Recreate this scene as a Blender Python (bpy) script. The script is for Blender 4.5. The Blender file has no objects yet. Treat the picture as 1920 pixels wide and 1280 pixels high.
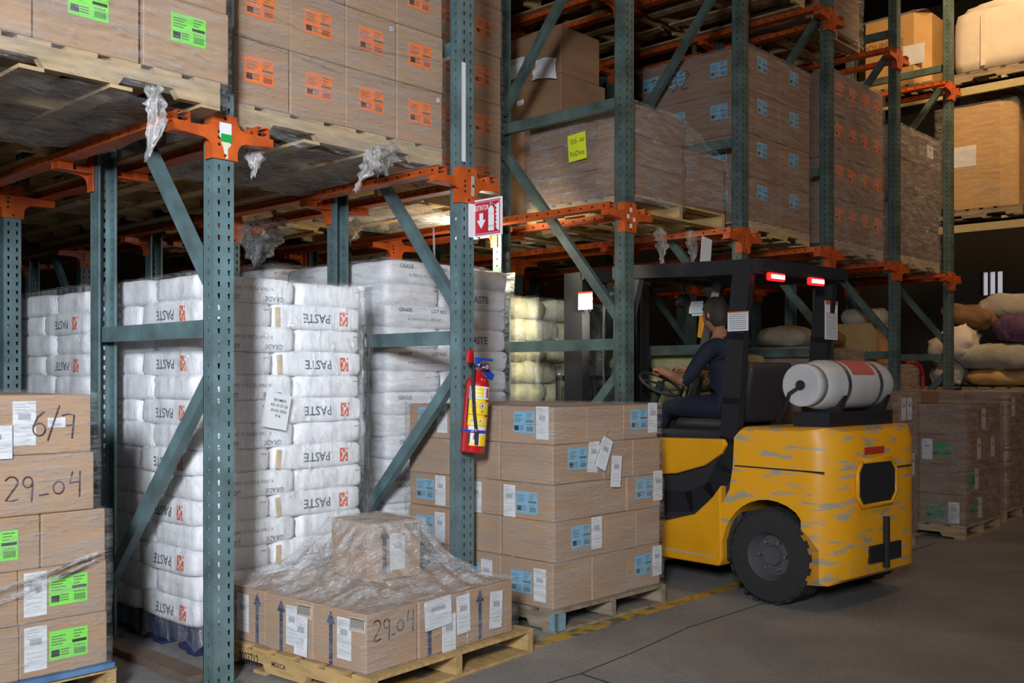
import bpy, bmesh, math, random
from mathutils import Vector, Matrix, noise
from mathutils.bvhtree import BVHTree
S = bpy.context.scene
C = S.collection
R = math.radians
PI = math.pi
# ------------------------------------------------------------------ camera, world, lights
cam_d = bpy.data.cameras.new('camera'); cam = bpy.data.objects.new('camera', cam_d); C.objects.link(cam)
cam.location = (-2.283, -3.878, 1.35)
cam.rotation_euler = (R(90), 0, R(-47.18))
cam_d.lens = 35.0; cam_d.sensor_width = 36.0; cam_d.shift_y = 66 / 1920
cam_d.clip_start = 0.05; cam_d.clip_end = 200
S.camera = cam
S.view_settings.view_transform = 'Standard'; S.view_settings.look = 'None'
S.view_settings.gamma = 1; S.view_settings.use_curve_mapping = False
S.view_settings.exposure = 0.0
S.cycles.transparent_max_bounces = 24; S.cycles.max_bounces = 7
S.cycles.sample_clamp_indirect = 4
w = bpy.data.worlds.new('world'); S.world = w; w.use_nodes = True
w.node_tree.nodes['Background'].inputs[0].default_value = (0.62, 0.72, 1.0, 1)
w.node_tree.nodes['Background'].inputs[1].default_value = 0.012

def aim(o, t):
    o.rotation_euler = (Vector(t) - o.location).to_track_quat('-Z', 'Y').to_euler()
def area(name, loc, tgt, size, power, col, size_y=None, spread=180):
    d = bpy.data.lights.new(name, 'AREA'); d.energy = power; d.color = col; d.size = size
    if size_y: d.shape = 'RECTANGLE'; d.size_y = size_y
    d.spread = R(spread)
    o = bpy.data.objects.new(name, d); C.objects.link(o); o.location = loc; aim(o, tgt); return o
area('dock_door_light', (-4.3, -4.7, 2.75), (0.75, 0.9, 1.45), 0.7, 108, (0.88, 0.94, 1.0), 0.9, 72)
area('open_dock_fill', (-2.5, -9.5, 4.2), (2.2, 0.6, 1.5), 4.0, 60, (0.90, 0.95, 1.0), 3.0)
area('aisle_high_bay', (8.0, -4.5, 6.8), (9.6, 0.2, 2.5), 0.8, 48, (1.0, 0.60, 0.28))
area('aisle_high_bay_2', (3.4, -4.2, 6.8), (3.8, -1.5, 0.0), 0.8, 36, (1.0, 0.72, 0.46))
area('far_aisle_lamp', (7.4, -1.4, 6.9), (10.1, 0.4, 4.3), 0.5, 58, (1.0, 0.66, 0.34), None, 100)

# ------------------------------------------------------------------ materials
MATS = {}
def mat(name, col, rough=0.6, metal=0.0, var=0.0, scale=8.0, stretch=(1, 1, 1), bump=0.0, bscale=None, col2=None, emit=0, spec=0.5, coat=0.0, thr=None):
    if name in MATS: return MATS[name]
    m = bpy.data.materials.new(name); m.use_nodes = True; nt = m.node_tree; N = nt.nodes; L = nt.links
    b = N['Principled BSDF']
    b.inputs['Base Color'].default_value = (*col, 1); b.inputs['Roughness'].default_value = rough
    b.inputs['Metallic'].default_value = metal; b.inputs['Specular IOR Level'].default_value = spec
    if coat: b.inputs['Coat Weight'].default_value = coat
    if emit:
        b.inputs['Emission Color'].default_value = (*col, 1); b.inputs['Emission Strength'].default_value = emit
    if var or bump:
        tc = N.new('ShaderNodeTexCoord'); mp = N.new('ShaderNodeMapping'); mp.inputs['Scale'].default_value = stretch
        oi = N.new('ShaderNodeObjectInfo'); ad = N.new('ShaderNodeVectorMath'); ad.operation = 'MULTIPLY_ADD'
        ad.inputs[1].default_value = (1, 1, 1)
        mu = N.new('ShaderNodeMath'); mu.operation = 'MULTIPLY'; mu.inputs[1].default_value = 37.0
        L.new(oi.outputs['Random'], mu.inputs[0])
        L.new(tc.outputs['Object'], mp.inputs[0]); L.new(mp.outputs[0], ad.inputs[0]); L.new(mu.outputs[0], ad.inputs[2])
        nz = N.new('ShaderNodeTexNoise'); nz.inputs['Scale'].default_value = scale; nz.inputs['Detail'].default_value = 5
        L.new(ad.outputs[0], nz.inputs['Vector'])
        if var:
            rp = N.new('ShaderNodeValToRGB'); a, c = rp.color_ramp.elements
            c2 = col2 or tuple(x * (1 - var) for x in col)
            if thr: a.position, c.position = thr
            else: a.position, c.position = 0.3, 0.7
            a.color = (*c2, 1); c.color = (*[min(1, x * (1 + var * 0.3)) for x in col], 1)
            L.new(nz.outputs['Fac'], rp.inputs[0]); L.new(rp.outputs[0], b.inputs['Base Color'])
        if bump:
            n2 = nz
            if bscale:
                n2 = N.new('ShaderNodeTexNoise'); n2.inputs['Scale'].default_value = bscale; n2.inputs['Detail'].default_value = 4
                L.new(ad.outputs[0], n2.inputs['Vector'])
            bp = N.new('ShaderNodeBump'); bp.inputs['Strength'].default_value = bump; bp.inputs['Distance'].default_value = 0.01
            L.new(n2.outputs['Fac'], bp.inputs['Height']); L.new(bp.outputs[0], b.inputs['Normal'])
    MATS[name] = m; return m
def filmmat(name, lo, hi, scale, stretch, rot=(0, 0, 0), bump=0.6, rough=0.12, col=(0.86, 0.88, 0.92), glossy=0.6, glint=0.5):
    m = bpy.data.materials.new(name); m.use_nodes = True; nt = m.node_tree; N = nt.nodes; L = nt.links
    N.remove(N['Principled BSDF']); out = N['Material Output']
    tc = N.new('ShaderNodeTexCoord'); mp = N.new('ShaderNodeMapping'); mp.inputs['Scale'].default_value = stretch; mp.inputs['Rotation'].default_value = rot
    L.new(tc.outputs['Object'], mp.inputs[0])
    nz = N.new('ShaderNodeTexNoise'); nz.inputs['Scale'].default_value = scale; nz.inputs['Detail'].default_value = 6; nz.inputs['Roughness'].default_value = 0.62
    L.new(mp.outputs[0], nz.inputs['Vector'])
    mr = N.new('ShaderNodeMapRange'); mr.inputs['From Min'].default_value = 0.42; mr.inputs['From Max'].default_value = 0.70
    mr.inputs['To Min'].default_value = lo; mr.inputs['To Max'].default_value = hi
    L.new(nz.outputs['Fac'], mr.inputs[0])
    n2 = N.new('ShaderNodeTexNoise'); n2.inputs['Scale'].default_value = scale * 4.5; n2.inputs['Detail'].default_value = 5; n2.inputs['Roughness'].default_value = 0.7
    L.new(mp.outputs[0], n2.inputs['Vector'])
    bp = N.new('ShaderNodeBump'); bp.inputs['Strength'].default_value = bump; bp.inputs['Distance'].default_value = 0.02
    L.new(n2.outputs['Fac'], bp.inputs['Height'])
    m2_ = N.new('ShaderNodeMapRange'); m2_.inputs['From Min'].default_value = 0.54; m2_.inputs['From Max'].default_value = 0.70; m2_.inputs['To Max'].default_value = glint  # glints painted in as streaks of extra film opacity
    L.new(n2.outputs['Fac'], m2_.inputs[0]); sm_ = N.new('ShaderNodeMath'); sm_.operation = 'ADD'; sm_.use_clamp = True
    L.new(mr.outputs[0], sm_.inputs[0]); L.new(m2_.outputs[0], sm_.inputs[1])
    tr = N.new('ShaderNodeBsdfTransparent'); gl = N.new('ShaderNodeBsdfGlossy'); gl.inputs['Roughness'].default_value = rough
    gl.inputs['Color'].default_value = (1, 1, 1, 1)
    df = N.new('ShaderNodeBsdfDiffuse'); df.inputs['Color'].default_value = (*col, 1)
    L.new(bp.outputs[0], gl.inputs['Normal']); L.new(bp.outputs[0], df.inputs['Normal'])
    mx = N.new('ShaderNodeMixShader'); mx.inputs[0].default_value = glossy
    L.new(df.outputs[0], mx.inputs[1]); L.new(gl.outputs[0], mx.inputs[2])
    m2 = N.new('ShaderNodeMixShader'); L.new(sm_.outputs[0], m2.inputs[0]); L.new(tr.outputs[0], m2.inputs[1]); L.new(mx.outputs[0], m2.inputs[2])
    L.new(m2.outputs[0], out.inputs['Surface']); MATS[name] = m; return m
M_CARD = mat('cardboard', (0.44, 0.275, 0.165), 0.8, var=0.16, scale=3.0, bump=0.10, bscale=90, stretch=(0.5, 0.5, 3))
M_CARD2 = mat('cardboard_shaded', (0.30, 0.165, 0.09), 0.75, var=0.25, scale=2.5, bump=0.10, bscale=60, stretch=(0.5, 0.5, 3))  # dimness of the far and deep loads put into a darker board colour
M_SEAM = mat('cardboard_seam', (0.11, 0.06, 0.035), 0.9)
M_TAPE = mat('clear_tape', (0.45, 0.30, 0.19), 0.25)
M_WOOD = mat('pallet_wood', (0.50, 0.355, 0.20), 0.8, var=0.35, scale=5, stretch=(6, 1, 6), bump=0.25, bscale=18)
M_WOOD_Y = mat('yellow_pine', (0.55, 0.355, 0.15), 0.75, var=0.35, scale=5, stretch=(6, 1, 6), bump=0.2)
M_WOOD_G = mat('weathered_wood', (0.34, 0.27, 0.19), 0.85, var=0.45, scale=5, stretch=(6, 1, 6), bump=0.3)
M_BLUEWOOD = mat('blue_painted_wood', (0.10, 0.22, 0.42), 0.7, var=0.3, scale=9)
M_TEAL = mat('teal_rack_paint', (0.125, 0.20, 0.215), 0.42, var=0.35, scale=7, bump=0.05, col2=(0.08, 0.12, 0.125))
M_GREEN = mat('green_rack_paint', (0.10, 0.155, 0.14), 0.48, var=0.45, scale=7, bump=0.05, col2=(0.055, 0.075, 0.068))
M_ORANGE = mat('orange_rack_paint', (0.60, 0.11, 0.018), 0.42, var=0.3, scale=10, col2=(0.42, 0.07, 0.015), bump=0.05)
M_DKHOLE = mat('hole_dark', (0.012, 0.012, 0.014), 0.9)
M_STEEL = mat('bare_steel', (0.45, 0.45, 0.46), 0.35, metal=0.9)
M_WHITE = mat('white_paper', (0.74, 0.75, 0.78), 0.6, var=0.06)
M_GREENL = mat('green_label', (0.22, 0.80, 0.08), 0.5)
M_ORANGEL = mat('orange_label', (0.93, 0.20, 0.03), 0.5)
M_BLUEL = mat('blue_label', (0.20, 0.47, 0.68), 0.5)
M_DGREENL = mat('dark_green_label', (0.03, 0.28, 0.10), 0.5)
M_NOTE = mat('yellow_note_paper', (0.72, 0.80, 0.03), 0.6)
M_INK = mat('black_ink', (0.025, 0.025, 0.03), 0.6)
M_FADE = mat('grey_print', (0.22, 0.22, 0.24), 0.7)
M_MARK = mat('marker_ink', (0.07, 0.02, 0.04), 0.5)
M_NAVYP = mat('navy_print', (0.04, 0.055, 0.11), 0.6)
M_BAG = mat('white_paper_bag', (0.80, 0.80, 0.83), 0.6, var=0.07, scale=4, bump=0.35, bscale=14)
M_BAGTAN = mat('tan_bag_flap', (0.56, 0.42, 0.27), 0.7, var=0.1)
M_LOGO = mat('red_orange_print', (0.72, 0.12, 0.05), 0.6)
M_BAGINK = mat('bag_print', (0.10, 0.12, 0.15), 0.6)
M_SACK = mat('khaki_sack', (0.40, 0.37, 0.19), 0.6, var=0.2, scale=8, bump=0.5, bscale=16)
M_SACKW = mat('pale_sack', (0.52, 0.47, 0.38), 0.8, var=0.25, scale=6, bump=0.5, bscale=14)
M_SACKP = mat('purple_mesh_sack', (0.16, 0.08, 0.16), 0.85, var=0.5, scale=30, bump=0.5)
M_SACKB = mat('brown_sack', (0.26, 0.14, 0.06), 0.8, var=0.3, scale=6, bump=0.5, bscale=14)
M_BLACK = mat('black_steel', (0.022, 0.022, 0.026), 0.45, spec=0.4)
M_DARK = mat('dark_plastic', (0.03, 0.03, 0.035), 0.6)
M_RUBBER = mat('rubber', (0.028, 0.028, 0.03), 0.85, bump=0.2, bscale=40)
M_YEL = mat('yellow_truck_paint', (0.90, 0.40, 0.012), 0.35, var=0.15, scale=3)
M_YELSC = mat('scraped_yellow_paint', (0.90, 0.39, 0.012), 0.4, var=0.5, scale=8.0, stretch=(0.8, 0.8, 3.0), col2=(0.46, 0.40, 0.28), thr=(0.38, 0.46), bump=0.1)
M_RED = mat('extinguisher_red', (0.50, 0.012, 0.015), 0.22, coat=0.5)
M_SIGNR = mat('sign_red', (0.52, 0.015, 0.03), 0.5)
M_SIGNW = mat('sign_white', (0.80, 0.80, 0.84), 0.5)
M_BLUE = mat('blue_plastic', (0.015, 0.06, 0.45), 0.35)
M_YELL = mat('yellow_sticker', (0.90, 0.62, 0.01), 0.45)
M_CREAM = mat('cream_beam_paint', (0.52, 0.44, 0.24), 0.5, var=0.15)
M_SKIN = mat('skin', (0.36, 0.16, 0.09), 0.6)
M_NAVY = mat('navy_cloth', (0.008, 0.011, 0.026), 0.85, bump=0.3, bscale=25)
M_HAIR = mat('dark_hair', (0.02, 0.013, 0.01), 0.7)
M_TANK = mat('white_gas_tank', (0.62, 0.62, 0.62), 0.4, var=0.2, scale=4)
M_CHROME = mat('chrome', (0.7, 0.7, 0.72), 0.15, metal=1)
M_BULK = mat('woven_bulk_bag', (0.72, 0.64, 0.54), 0.7, var=0.1, scale=5, bump=0.5, bscale=9)
M_KRAFT = mat('kraft_board', (0.56, 0.33, 0.12), 0.55, var=0.15, scale=3)
F_SIDE = filmmat('stretch_film_sides', 0.03, 0.30, 3.5, (1.0, 1.0, 8.0), rot=(0.3, 0.22, 0), bump=0.9, rough=0.2, glossy=0.28, glint=0.45)
F_SIDE2 = filmmat('stretch_film_hazy', 0.08, 0.50, 4.5, (1.2, 1.2, 6.0), rot=(-0.4, 0.5, 0), bump=1.0, rough=0.18, glossy=0.4, glint=0.6)
F_VERT = filmmat('stretch_film_vertical', 0.03, 0.40, 3.4, (5.0, 5.0, 0.9), rot=(0.2, 0.15, 0), bump=0.8)
F_TENT = filmmat('stretch_film_tent', 0.16, 0.62, 7.0, (1.0, 2.2, 2.0), rot=(0, 0.3, 0.6), bump=1.0, rough=0.2, glossy=0.25, glint=0.75, col=(0.92, 0.93, 0.96))
F_RAG = filmmat('torn_film', 0.28, 0.70, 8.0, (2, 2, 1), bump=0.5, rough=0.3, col=(0.66, 0.64, 0.63), glossy=0.35)
F_UNDER = filmmat('film_under_pallet', 0.25, 0.72, 5.0, (1.6, 7, 1), rot=(0, 0, 0.5), bump=0.8, col=(0.55, 0.50, 0.47), rough=0.3, glossy=0.35)
def concrete():
    m = bpy.data.materials.new('concrete_floor'); m.use_nodes = True; N = m.node_tree.nodes; L = m.node_tree.links
    b = N['Principled BSDF']; tc = N.new('ShaderNodeTexCoord')
    n1 = N.new('ShaderNodeTexNoise'); n1.inputs['Scale'].default_value = 0.9; n1.inputs['Detail'].default_value = 8; n1.inputs['Roughness'].default_value = 0.6
    n2 = N.new('ShaderNodeTexNoise'); n2.inputs['Scale'].default_value = 45; n2.inputs['Detail'].default_value = 4
    L.new(tc.outputs['Object'], n1.inputs[0]); L.new(tc.outputs['Object'], n2.inputs[0])
    r = N.new('ShaderNodeValToRGB'); r.color_ramp.elements[0].position = 0.32; r.color_ramp.elements[1].position = 0.68
    r.color_ramp.elements[0].color = (0.20, 0.19, 0.187, 1); r.color_ramp.elements[1].color = (0.37, 0.34, 0.32, 1)
    L.new(n1.outputs[0], r.inputs[0])
    mx = N.new('ShaderNodeMix'); mx.data_type = 'RGBA'; mx.blend_type = 'MULTIPLY'; mx.inputs[0].default_value = 0.5
    r2 = N.new('ShaderNodeValToRGB'); r2.color_ramp.elements[0].position = 0.3; r2.color_ramp.elements[0].color = (0.55, 0.55, 0.55, 1); r2.color_ramp.elements[1].position = 0.65
    L.new(n2.outputs[0], r2.inputs[0]); L.new(r.outputs[0], mx.inputs[6]); L.new(r2.outputs[0], mx.inputs[7]); L.new(mx.outputs[2], b.inputs['Base Color'])
    b.inputs['Roughness'].default_value = 0.62; b.inputs['Specular IOR Level'].default_value = 0.35
    bp = N.new('ShaderNodeBump'); bp.inputs['Strength'].default_value = 0.25; bp.inputs['Distance'].default_value = 0.01
    L.new(n2.outputs[0], bp.inputs['Height']); L.new(bp.outputs[0], b.inputs['Normal']); return m
M_CONC = concrete()
M_LINE = mat('worn_yellow_line', (0.50, 0.30, 0.035), 0.6, var=0.5, scale=9, col2=(0.14, 0.125, 0.105), thr=(0.38, 0.52), bump=0.1)
M_ROOF = mat('dark_roof', (0.05, 0.045, 0.04), 0.8)
M_WALL = mat('wall_panel', (0.10, 0.09, 0.08), 0.8)

# ------------------------------------------------------------------ mesh helpers
class MB:
    def __init__(s): s.v = []; s.f = []; s.m = []
    def poly(s, pts, mi=0):
        n = len(s.v); s.v += [tuple(p) for p in pts]; s.f.append(tuple(range(n, n + len(pts)))); s.m.append(mi)
    def box(s, x0, y0, z0, x1, y1, z1, mi=0, ch=0.0):
        if ch:
            n = len(s.v); c = ch
            X, Y, Z = (x0, x1), (y0, y1), (z0, z1); idx = {}
            for i in (0, 1):
                for j in (0, 1):
                    for k in (0, 1):
                        sx, sy, sz = (1, -1)[i], (1, -1)[j], (1, -1)[k]
                        for a, p in (('x', (X[i], Y[j] + sy * c, Z[k] + sz * c)), ('y', (X[i] + sx * c, Y[j], Z[k] + sz * c)), ('z', (X[i] + sx * c, Y[j] + sy * c, Z[k]))):
                            idx[i, j, k, a] = len(s.v); s.v.append(p)
            def F(l): s.f.append(tuple(l)); s.m.append(mi)
            g = lambda i, j, k, a: idx[i, j, k, a]
            for i in (0, 1):
                q = [(0, 0), (0, 1), (1, 1), (1, 0)]
                if i: q = q[::-1]
                F([g(i, j, k, 'x') for j, k in q[::-1]][::-1] if 0 else [g(i, j, k, 'x') for j, k in (q[::-1] if 0 else [(0,0),(0,1),(1,1),(1,0)] if i == 0 else [(0,0),(1,0),(1,1),(0,1)])])
                F([g(j, i, k, 'y') for j, k in ([(0,0),(1,0),(1,1),(0,1)] if i == 0 else [(0,0),(0,1),(1,1),(1,0)])])
                F([g(j, k, i, 'z') for j, k in ([(0,0),(0,1),(1,1),(1,0)] if i == 0 else [(0,0),(1,0),(1,1),(0,1)])])
            for i in (0, 1):
                for j in (0, 1):
                    F([g(i, j, 0, 'x'), g(i, j, 1, 'x'), g(i, j, 1, 'y'), g(i, j, 0, 'y')])
                    F([g(i, 0, j, 'x'), g(i, 1, j, 'x'), g(i, 1, j, 'z'), g(i, 0, j, 'z')])
                    F([g(0, i, j, 'y'), g(1, i, j, 'y'), g(1, i, j, 'z'), g(0, i, j, 'z')])
                    for k in (0, 1): F([g(i, j, k, 'x'), g(i, j, k, 'y'), g(i, j, k, 'z')])
            return
        n = len(s.v)
        s.v += [(x0, y0, z0), (x1, y0, z0), (x1, y1, z0), (x0, y1, z0), (x0, y0, z1), (x1, y0, z1), (x1, y1, z1), (x0, y1, z1)]
        for q in ((0, 3, 2, 1), (4, 5, 6, 7), (0, 1, 5, 4), (1, 2, 6, 5), (2, 3, 7, 6), (3, 0, 4, 7)):
            s.f.append(tuple(n + i for i in q)); s.m.append(mi)
    def prism(s, pts, axis, a, b, mi=0, capm=None):
        n = len(s.v); k = len(pts)
        def P(p, t): return (t, p[0], p[1]) if axis == 'x' else (p[0], t, p[1]) if axis == 'y' else (p[0], p[1], t)
        s.v += [P(p, a) for p in pts] + [P(p, b) for p in pts]
        cm = mi if capm is None else capm
        s.f.append(tuple(range(n, n + k))[::-1]); s.m.append(cm); s.f.append(tuple(range(n + k, n + 2 * k))); s.m.append(cm)
        for i in range(k): j = (i + 1) % k; s.f.append((n + i, n + j, n + k + j, n + k + i)); s.m.append(mi)
    def tube(s, path, r, seg=8, mi=0, cap=True):
        path = [Vector(p) for p in path]; n = len(s.v); K = len(path); up = None
        rr = r if isinstance(r, (list, tuple)) else [r] * K
        for i, p in enumerate(path):
            d = (path[min(i + 1, K - 1)] - path[max(i - 1, 0)]).normalized()
            if up is None: up = Vector((0, 0, 1)) if abs(d.z) < 0.9 else Vector((1, 0, 0))
            u = d.cross(up).normalized(); v = u.cross(d).normalized(); up = v
            for j in range(seg):
                a = 2 * PI * j / seg; s.v.append(tuple(p + (u * math.cos(a) + v * math.sin(a)) * rr[i]))
        for i in range(K - 1):
            for j in range(seg):
                q = (j + 1) % seg; s.f.append((n + i * seg + j, n + i * seg + q, n + (i + 1) * seg + q, n + (i + 1) * seg + j)); s.m.append(mi)
        if cap:
            s.f.append(tuple(range(n, n + seg))[::-1]); s.m.append(mi); s.f.append(tuple(range(n + (K - 1) * seg, n + K * seg))); s.m.append(mi)
    def lathe(s, prof, seg=24, axis='z', c=(0, 0, 0), mi=0, cap=True):
        n = len(s.v)
        for r, h in prof:
            for j in range(seg):
                a = 2 * PI * j / seg; x, y = r * math.cos(a), r * math.sin(a)
                p = (x, y, h) if axis == 'z' else (h, x, y) if axis == 'x' else (x, h, y)
                s.v.append((p[0] + c[0], p[1] + c[1], p[2] + c[2]))
        for i in range(len(prof) - 1):
            for j in range(seg):
                q = (j + 1) % seg; s.f.append((n + i * seg + j, n + i * seg + q, n + (i + 1) * seg + q, n + (i + 1) * seg + j)); s.m.append(mi)
        if not cap: return
        s.f.append(tuple(range(n, n + seg))[::-1]); s.m.append(mi)
        k = n + (len(prof) - 1) * seg; s.f.append(tuple(range(k, k + seg))); s.m.append(mi)
    def beam(s, p, q, w, h, mi=0):
        p, q = Vector(p), Vector(q); d = (q - p).normalized(); u = Vector((1, 0, 0)) if abs(d.x) < 0.9 else Vector((0, 1, 0))
        v = d.cross(u).normalized(); u = v.cross(d).normalized(); n = len(s.v)
        for e in (p, q):
            for a, b in ((-1, -1), (1, -1), (1, 1), (-1, 1)): s.v.append(tuple(e + u * a * w / 2 + v * b * h / 2))
        for t in ((0, 3, 2, 1), (4, 5, 6, 7), (0, 1, 5, 4), (1, 2, 6, 5), (2, 3, 7, 6), (3, 0, 4, 7)): s.f.append(tuple(n + i for i in t)); s.m.append(mi)
    def mesh(s, name, mats, smooth=False, sharp=0):
        me = bpy.data.meshes.new(name); me.from_pydata(s.v, [], s.f)
        for m in (mats if isinstance(mats, (list, tuple)) else [mats]): me.materials.append(m)
        me.polygons.foreach_set('material_index', s.m)
        if smooth or sharp: me.polygons.foreach_set('use_smooth', [True] * len(s.f))
        bm = bmesh.new(); bm.from_mesh(me); bmesh.ops.recalc_face_normals(bm, faces=bm.faces); bm.to_mesh(me); bm.free()
        if sharp: me.set_sharp_from_angle(angle=R(sharp))
        me.update(); return me
    def build(s, name, mats, parent=None, loc=(0, 0, 0), rot=(0, 0, 0), smooth=False, bevel=0, sharp=0):
        return put(name, s.mesh(name, mats, smooth, sharp), parent, loc, rot, bevel)
def put(name, me, parent=None, loc=(0, 0, 0), rot=(0, 0, 0), bevel=0):
    o = bpy.data.objects.new(name, me); C.objects.link(o); o.location = loc; o.rotation_euler = rot; o.parent = parent
    if bevel:
        m = o.modifiers.new('bevel', 'BEVEL'); m.width = bevel; m.segments = 2; m.limit_method = 'ANGLE'
    return o
def tag(o, label, cat, group=None, kind=None):
    o['label'] = label; o['category'] = cat
    if group: o['group'] = group
    if kind: o['kind'] = kind
    return o
def empty(name, loc=(0, 0, 0), rz=0):
    o = bpy.data.objects.new(name, None); C.objects.link(o); o.location = loc; o.rotation_euler = (0, 0, rz); o.empty_display_size = 0.1; return o
def struct(o): o['kind'] = 'structure'; return o
def rnd(a, b): return random.uniform(a, b)
random.seed(7)

def hole_strip(mb, O, U, V, width, n, pitch, cols, mi=0, nrm=None, th=0.004):
    """sheet of width along U, n*pitch along V, real tapered holes. cols = [(centre, half width, half height)]"""
    O, U, V = Vector(O), Vector(U), Vector(V)
    cs = [c[0] for c in cols]; b = [0.0] + [(cs[i] + cs[i + 1]) / 2 for i in range(len(cs) - 1)] + [width]
    for off in ((0.0,) if nrm is None else (0.0, th)):
        o = O + (Vector(nrm) * off if nrm is not None else Vector())
        for ci, (uc, hw, hh) in enumerate(cols):
            u0, u1 = b[ci], b[ci + 1]
            for k in range(n):
                v0, v1 = k * pitch, (k + 1) * pitch; vc = (v0 + v1) / 2
                P = lambda u, v: tuple(o + U * u + V * v)
                oc = [P(u0, v0), P(u1, v0), P(u1, v1), P(u0, v1)]
                ic = [P(uc - hw * 0.55, vc - hh), P(uc + hw * 0.75, vc - hh), P(uc + hw, vc + hh), P(uc - hw, vc + hh)]
                nn = len(mb.v); mb.v += oc + ic
                for a in range(4):
                    q = (a + 1) % 4; mb.f.append((nn + a, nn + q, nn + 4 + q, nn + 4 + a)); mb.m.append(mi)

# ------------------------------------------------------------------ setting
def slab(name, m, x0, y0, z0, x1, y1, z1): b = MB(); b.box(x0, y0, z0, x1, y1, z1); return struct(b.build(name, m))
floor = slab('floor', M_CONC, -14, -14, -0.2, 18, 14, 0)
slab('ceiling', M_ROOF, -14, -14, 7.6, 18, 14, 7.8)
slab('wall_back', M_WALL, -14, 14, 0, 18, 14.2, 7.6)
wr = MB()
for y0, y1, z0, z1 in ((-14, 2.0, 0, 7.6), (2.42, 14, 0, 7.6), (2.0, 2.42, 0, 2.88), (2.0, 2.42, 3.32, 7.6)): wr.box(17.5, y0, z0, 17.7, y1, z1)
struct(wr.build('wall_right', M_WALL))
wb = MB(); wb.box(17.62, 2.0, 2.88, 17.66, 2.42, 3.32, 1)
for y in (2.0, 2.13, 2.26, 2.38): wb.box(17.55, y, 2.88, 17.62, y + 0.03, 3.32, 0)
struct(wb.build('window_1', [M_BLACK, mat('daylight_pane', (0.75, 0.72, 0.8), 0.5, emit=0.5)]))
for k, x in enumerate((-10, -5, 0, 5, 10, 15)):
    b = MB(); b.box(x - 0.09, -13.9, 7.25, x + 0.09, 13.9, 7.6); struct(b.build('trim_%d' % (k + 1), mat('roof_steel', (0.06, 0.055, 0.05), 0.6)))
b = MB(); 
for x0, x1 in ((-6.5, 3.55), (3.9, 5.2), (5.7, 12)):
    b.box(x0, -0.60, 0.0005, x1, -0.51, 0.0025)
b.build('painted_line', M_LINE, floor)
b = MB()
pts = [(-1.0, -1.02), (0.6, -0.98), (1.25, -1.03), (1.7, -1.0), (2.3, -0.93), (3.2, -0.95), (6, -0.9)]
for p, q in zip(pts, pts[1:]): b.beam((*p, 0.0008), (*q, 0.0008), 0.008, 0.0016)
pts = [(1.25, -1.03), (1.2, -1.4), (1.28, -1.9), (1.15, -2.6), (1.2, -4), (1.2, -8)]
for p, q in zip(pts, pts[1:]): b.beam((*p, 0.0008), (*q, 0.0008), 0.012, 0.0016)
b.build('floor_joint', mat('joint_dark', (0.05, 0.047, 0.045), 0.9), floor)

# ------------------------------------------------------------------ racking
PX = 1.493
WF, DF, PITCH = 0.10, 0.085, 0.0508
def upright_mesh(n):
    b = MB()
    hole_strip(b, (0, 0, 0), (1, 0, 0), (0, 0, 1), WF, n, PITCH, [(0.027, 0.0068, 0.0115), (0.076, 0.0068, 0.0115)], 0, (0, 1, 0))
    hole_strip(b, (0, 0, 0), (0, 1, 0), (0, 0, 1), DF, n, PITCH, [(0.040, 0.0055, 0.008)], 0, (1, 0, 0))
    hole_strip(b, (WF, 0, 0), (0, 1, 0), (0, 0, 1), DF, n, PITCH, [(0.040, 0.0055, 0.008)], 0, (-1, 0, 0))
    H = n * PITCH
    b.box(0, DF - 0.004, 0, 0.014, DF, H); b.box(WF - 0.014, DF - 0.004, 0, WF, DF, H)
    return b.mesh('upright', [M_TEAL])
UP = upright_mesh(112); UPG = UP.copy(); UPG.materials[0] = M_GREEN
def cross_mesh():
    b = MB(); h = 0.097
    pl = []
    # plate outline with necks and tapering arms (x, z) around centre
    R_ = [(0.058, h), (0.060, 0.075), (0.066, 0.058), (0.078, 0.045), (0.100, 0.037), (0.245, 0.031), (0.245, -0.003), (0.10, -0.015), (0.080, -0.024), (0.068, -0.040), (0.062, -0.062), (0.062, -h)]
    pts = R_ + [(-x, z) for x, z in R_[::-1]]
    b.prism(pts, 'y', -0.012, -0.004)
    b.box(-0.062, -0.004, -h, -0.054, 0.05, h); b.box(0.054, -0.004, -h, 0.062, 0.05, h)
    for s in (-1, 1):
        b.box(min(s * 0.06, s * 0.245), -0.004, -0.008, max(s * 0.06, s * 0.245), 0.060, -0.002); b.box(min(s * 0.16, s * 0.238), 0.0, 0.0, max(s * 0.16, s * 0.238), 0.05, 0.032)
    for x, z in ((0, 0.08), (0, -0.08), (-0.03, 0.02), (-0.03, -0.005), (-0.03, -0.035)):
        b.lathe([(0.007, -0.014), (0.007, -0.0121)], 8, 'y', (x, 0, z), 1)
    return b.mesh('arm_bracket', [M_ORANGE, M_DKHOLE])
CR = cross_mesh()
LV = (2.393, 4.475)
ORD = ['nearest', 'second', 'third', 'fourth', 'fifth', 'sixth', 'seventh', 'eighth', 'ninth']
FD = 1.195
def horiz(z): b = MB(); b.box(0.03, DF * 0.5, z - 0.038, 0.07, FD - DF * 0.5, z + 0.038); return b.mesh('horizontal_brace', [M_TEAL])
def diag(z0, z1):
    b = MB(); p, q = Vector((0.05, 0.05, z0)), Vector((0.05, FD - 0.05, z1)); b.beam(p, q, 0.045, 0.062)
    return b.mesh('diagonal_brace', [M_TEAL])
HZ = [horiz(z) for z in (1.565, 3.16, 4.75)]
DG = [diag(1.40, 0.24), diag(1.70, 3.02), diag(4.62, 3.28)]
HZG = []; DGG = []
for l, g in ((HZ, HZG), (DG, DGG)):
    for m in l: k = m.copy(); k.materials[0] = M_GREEN; g.append(k)
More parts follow.
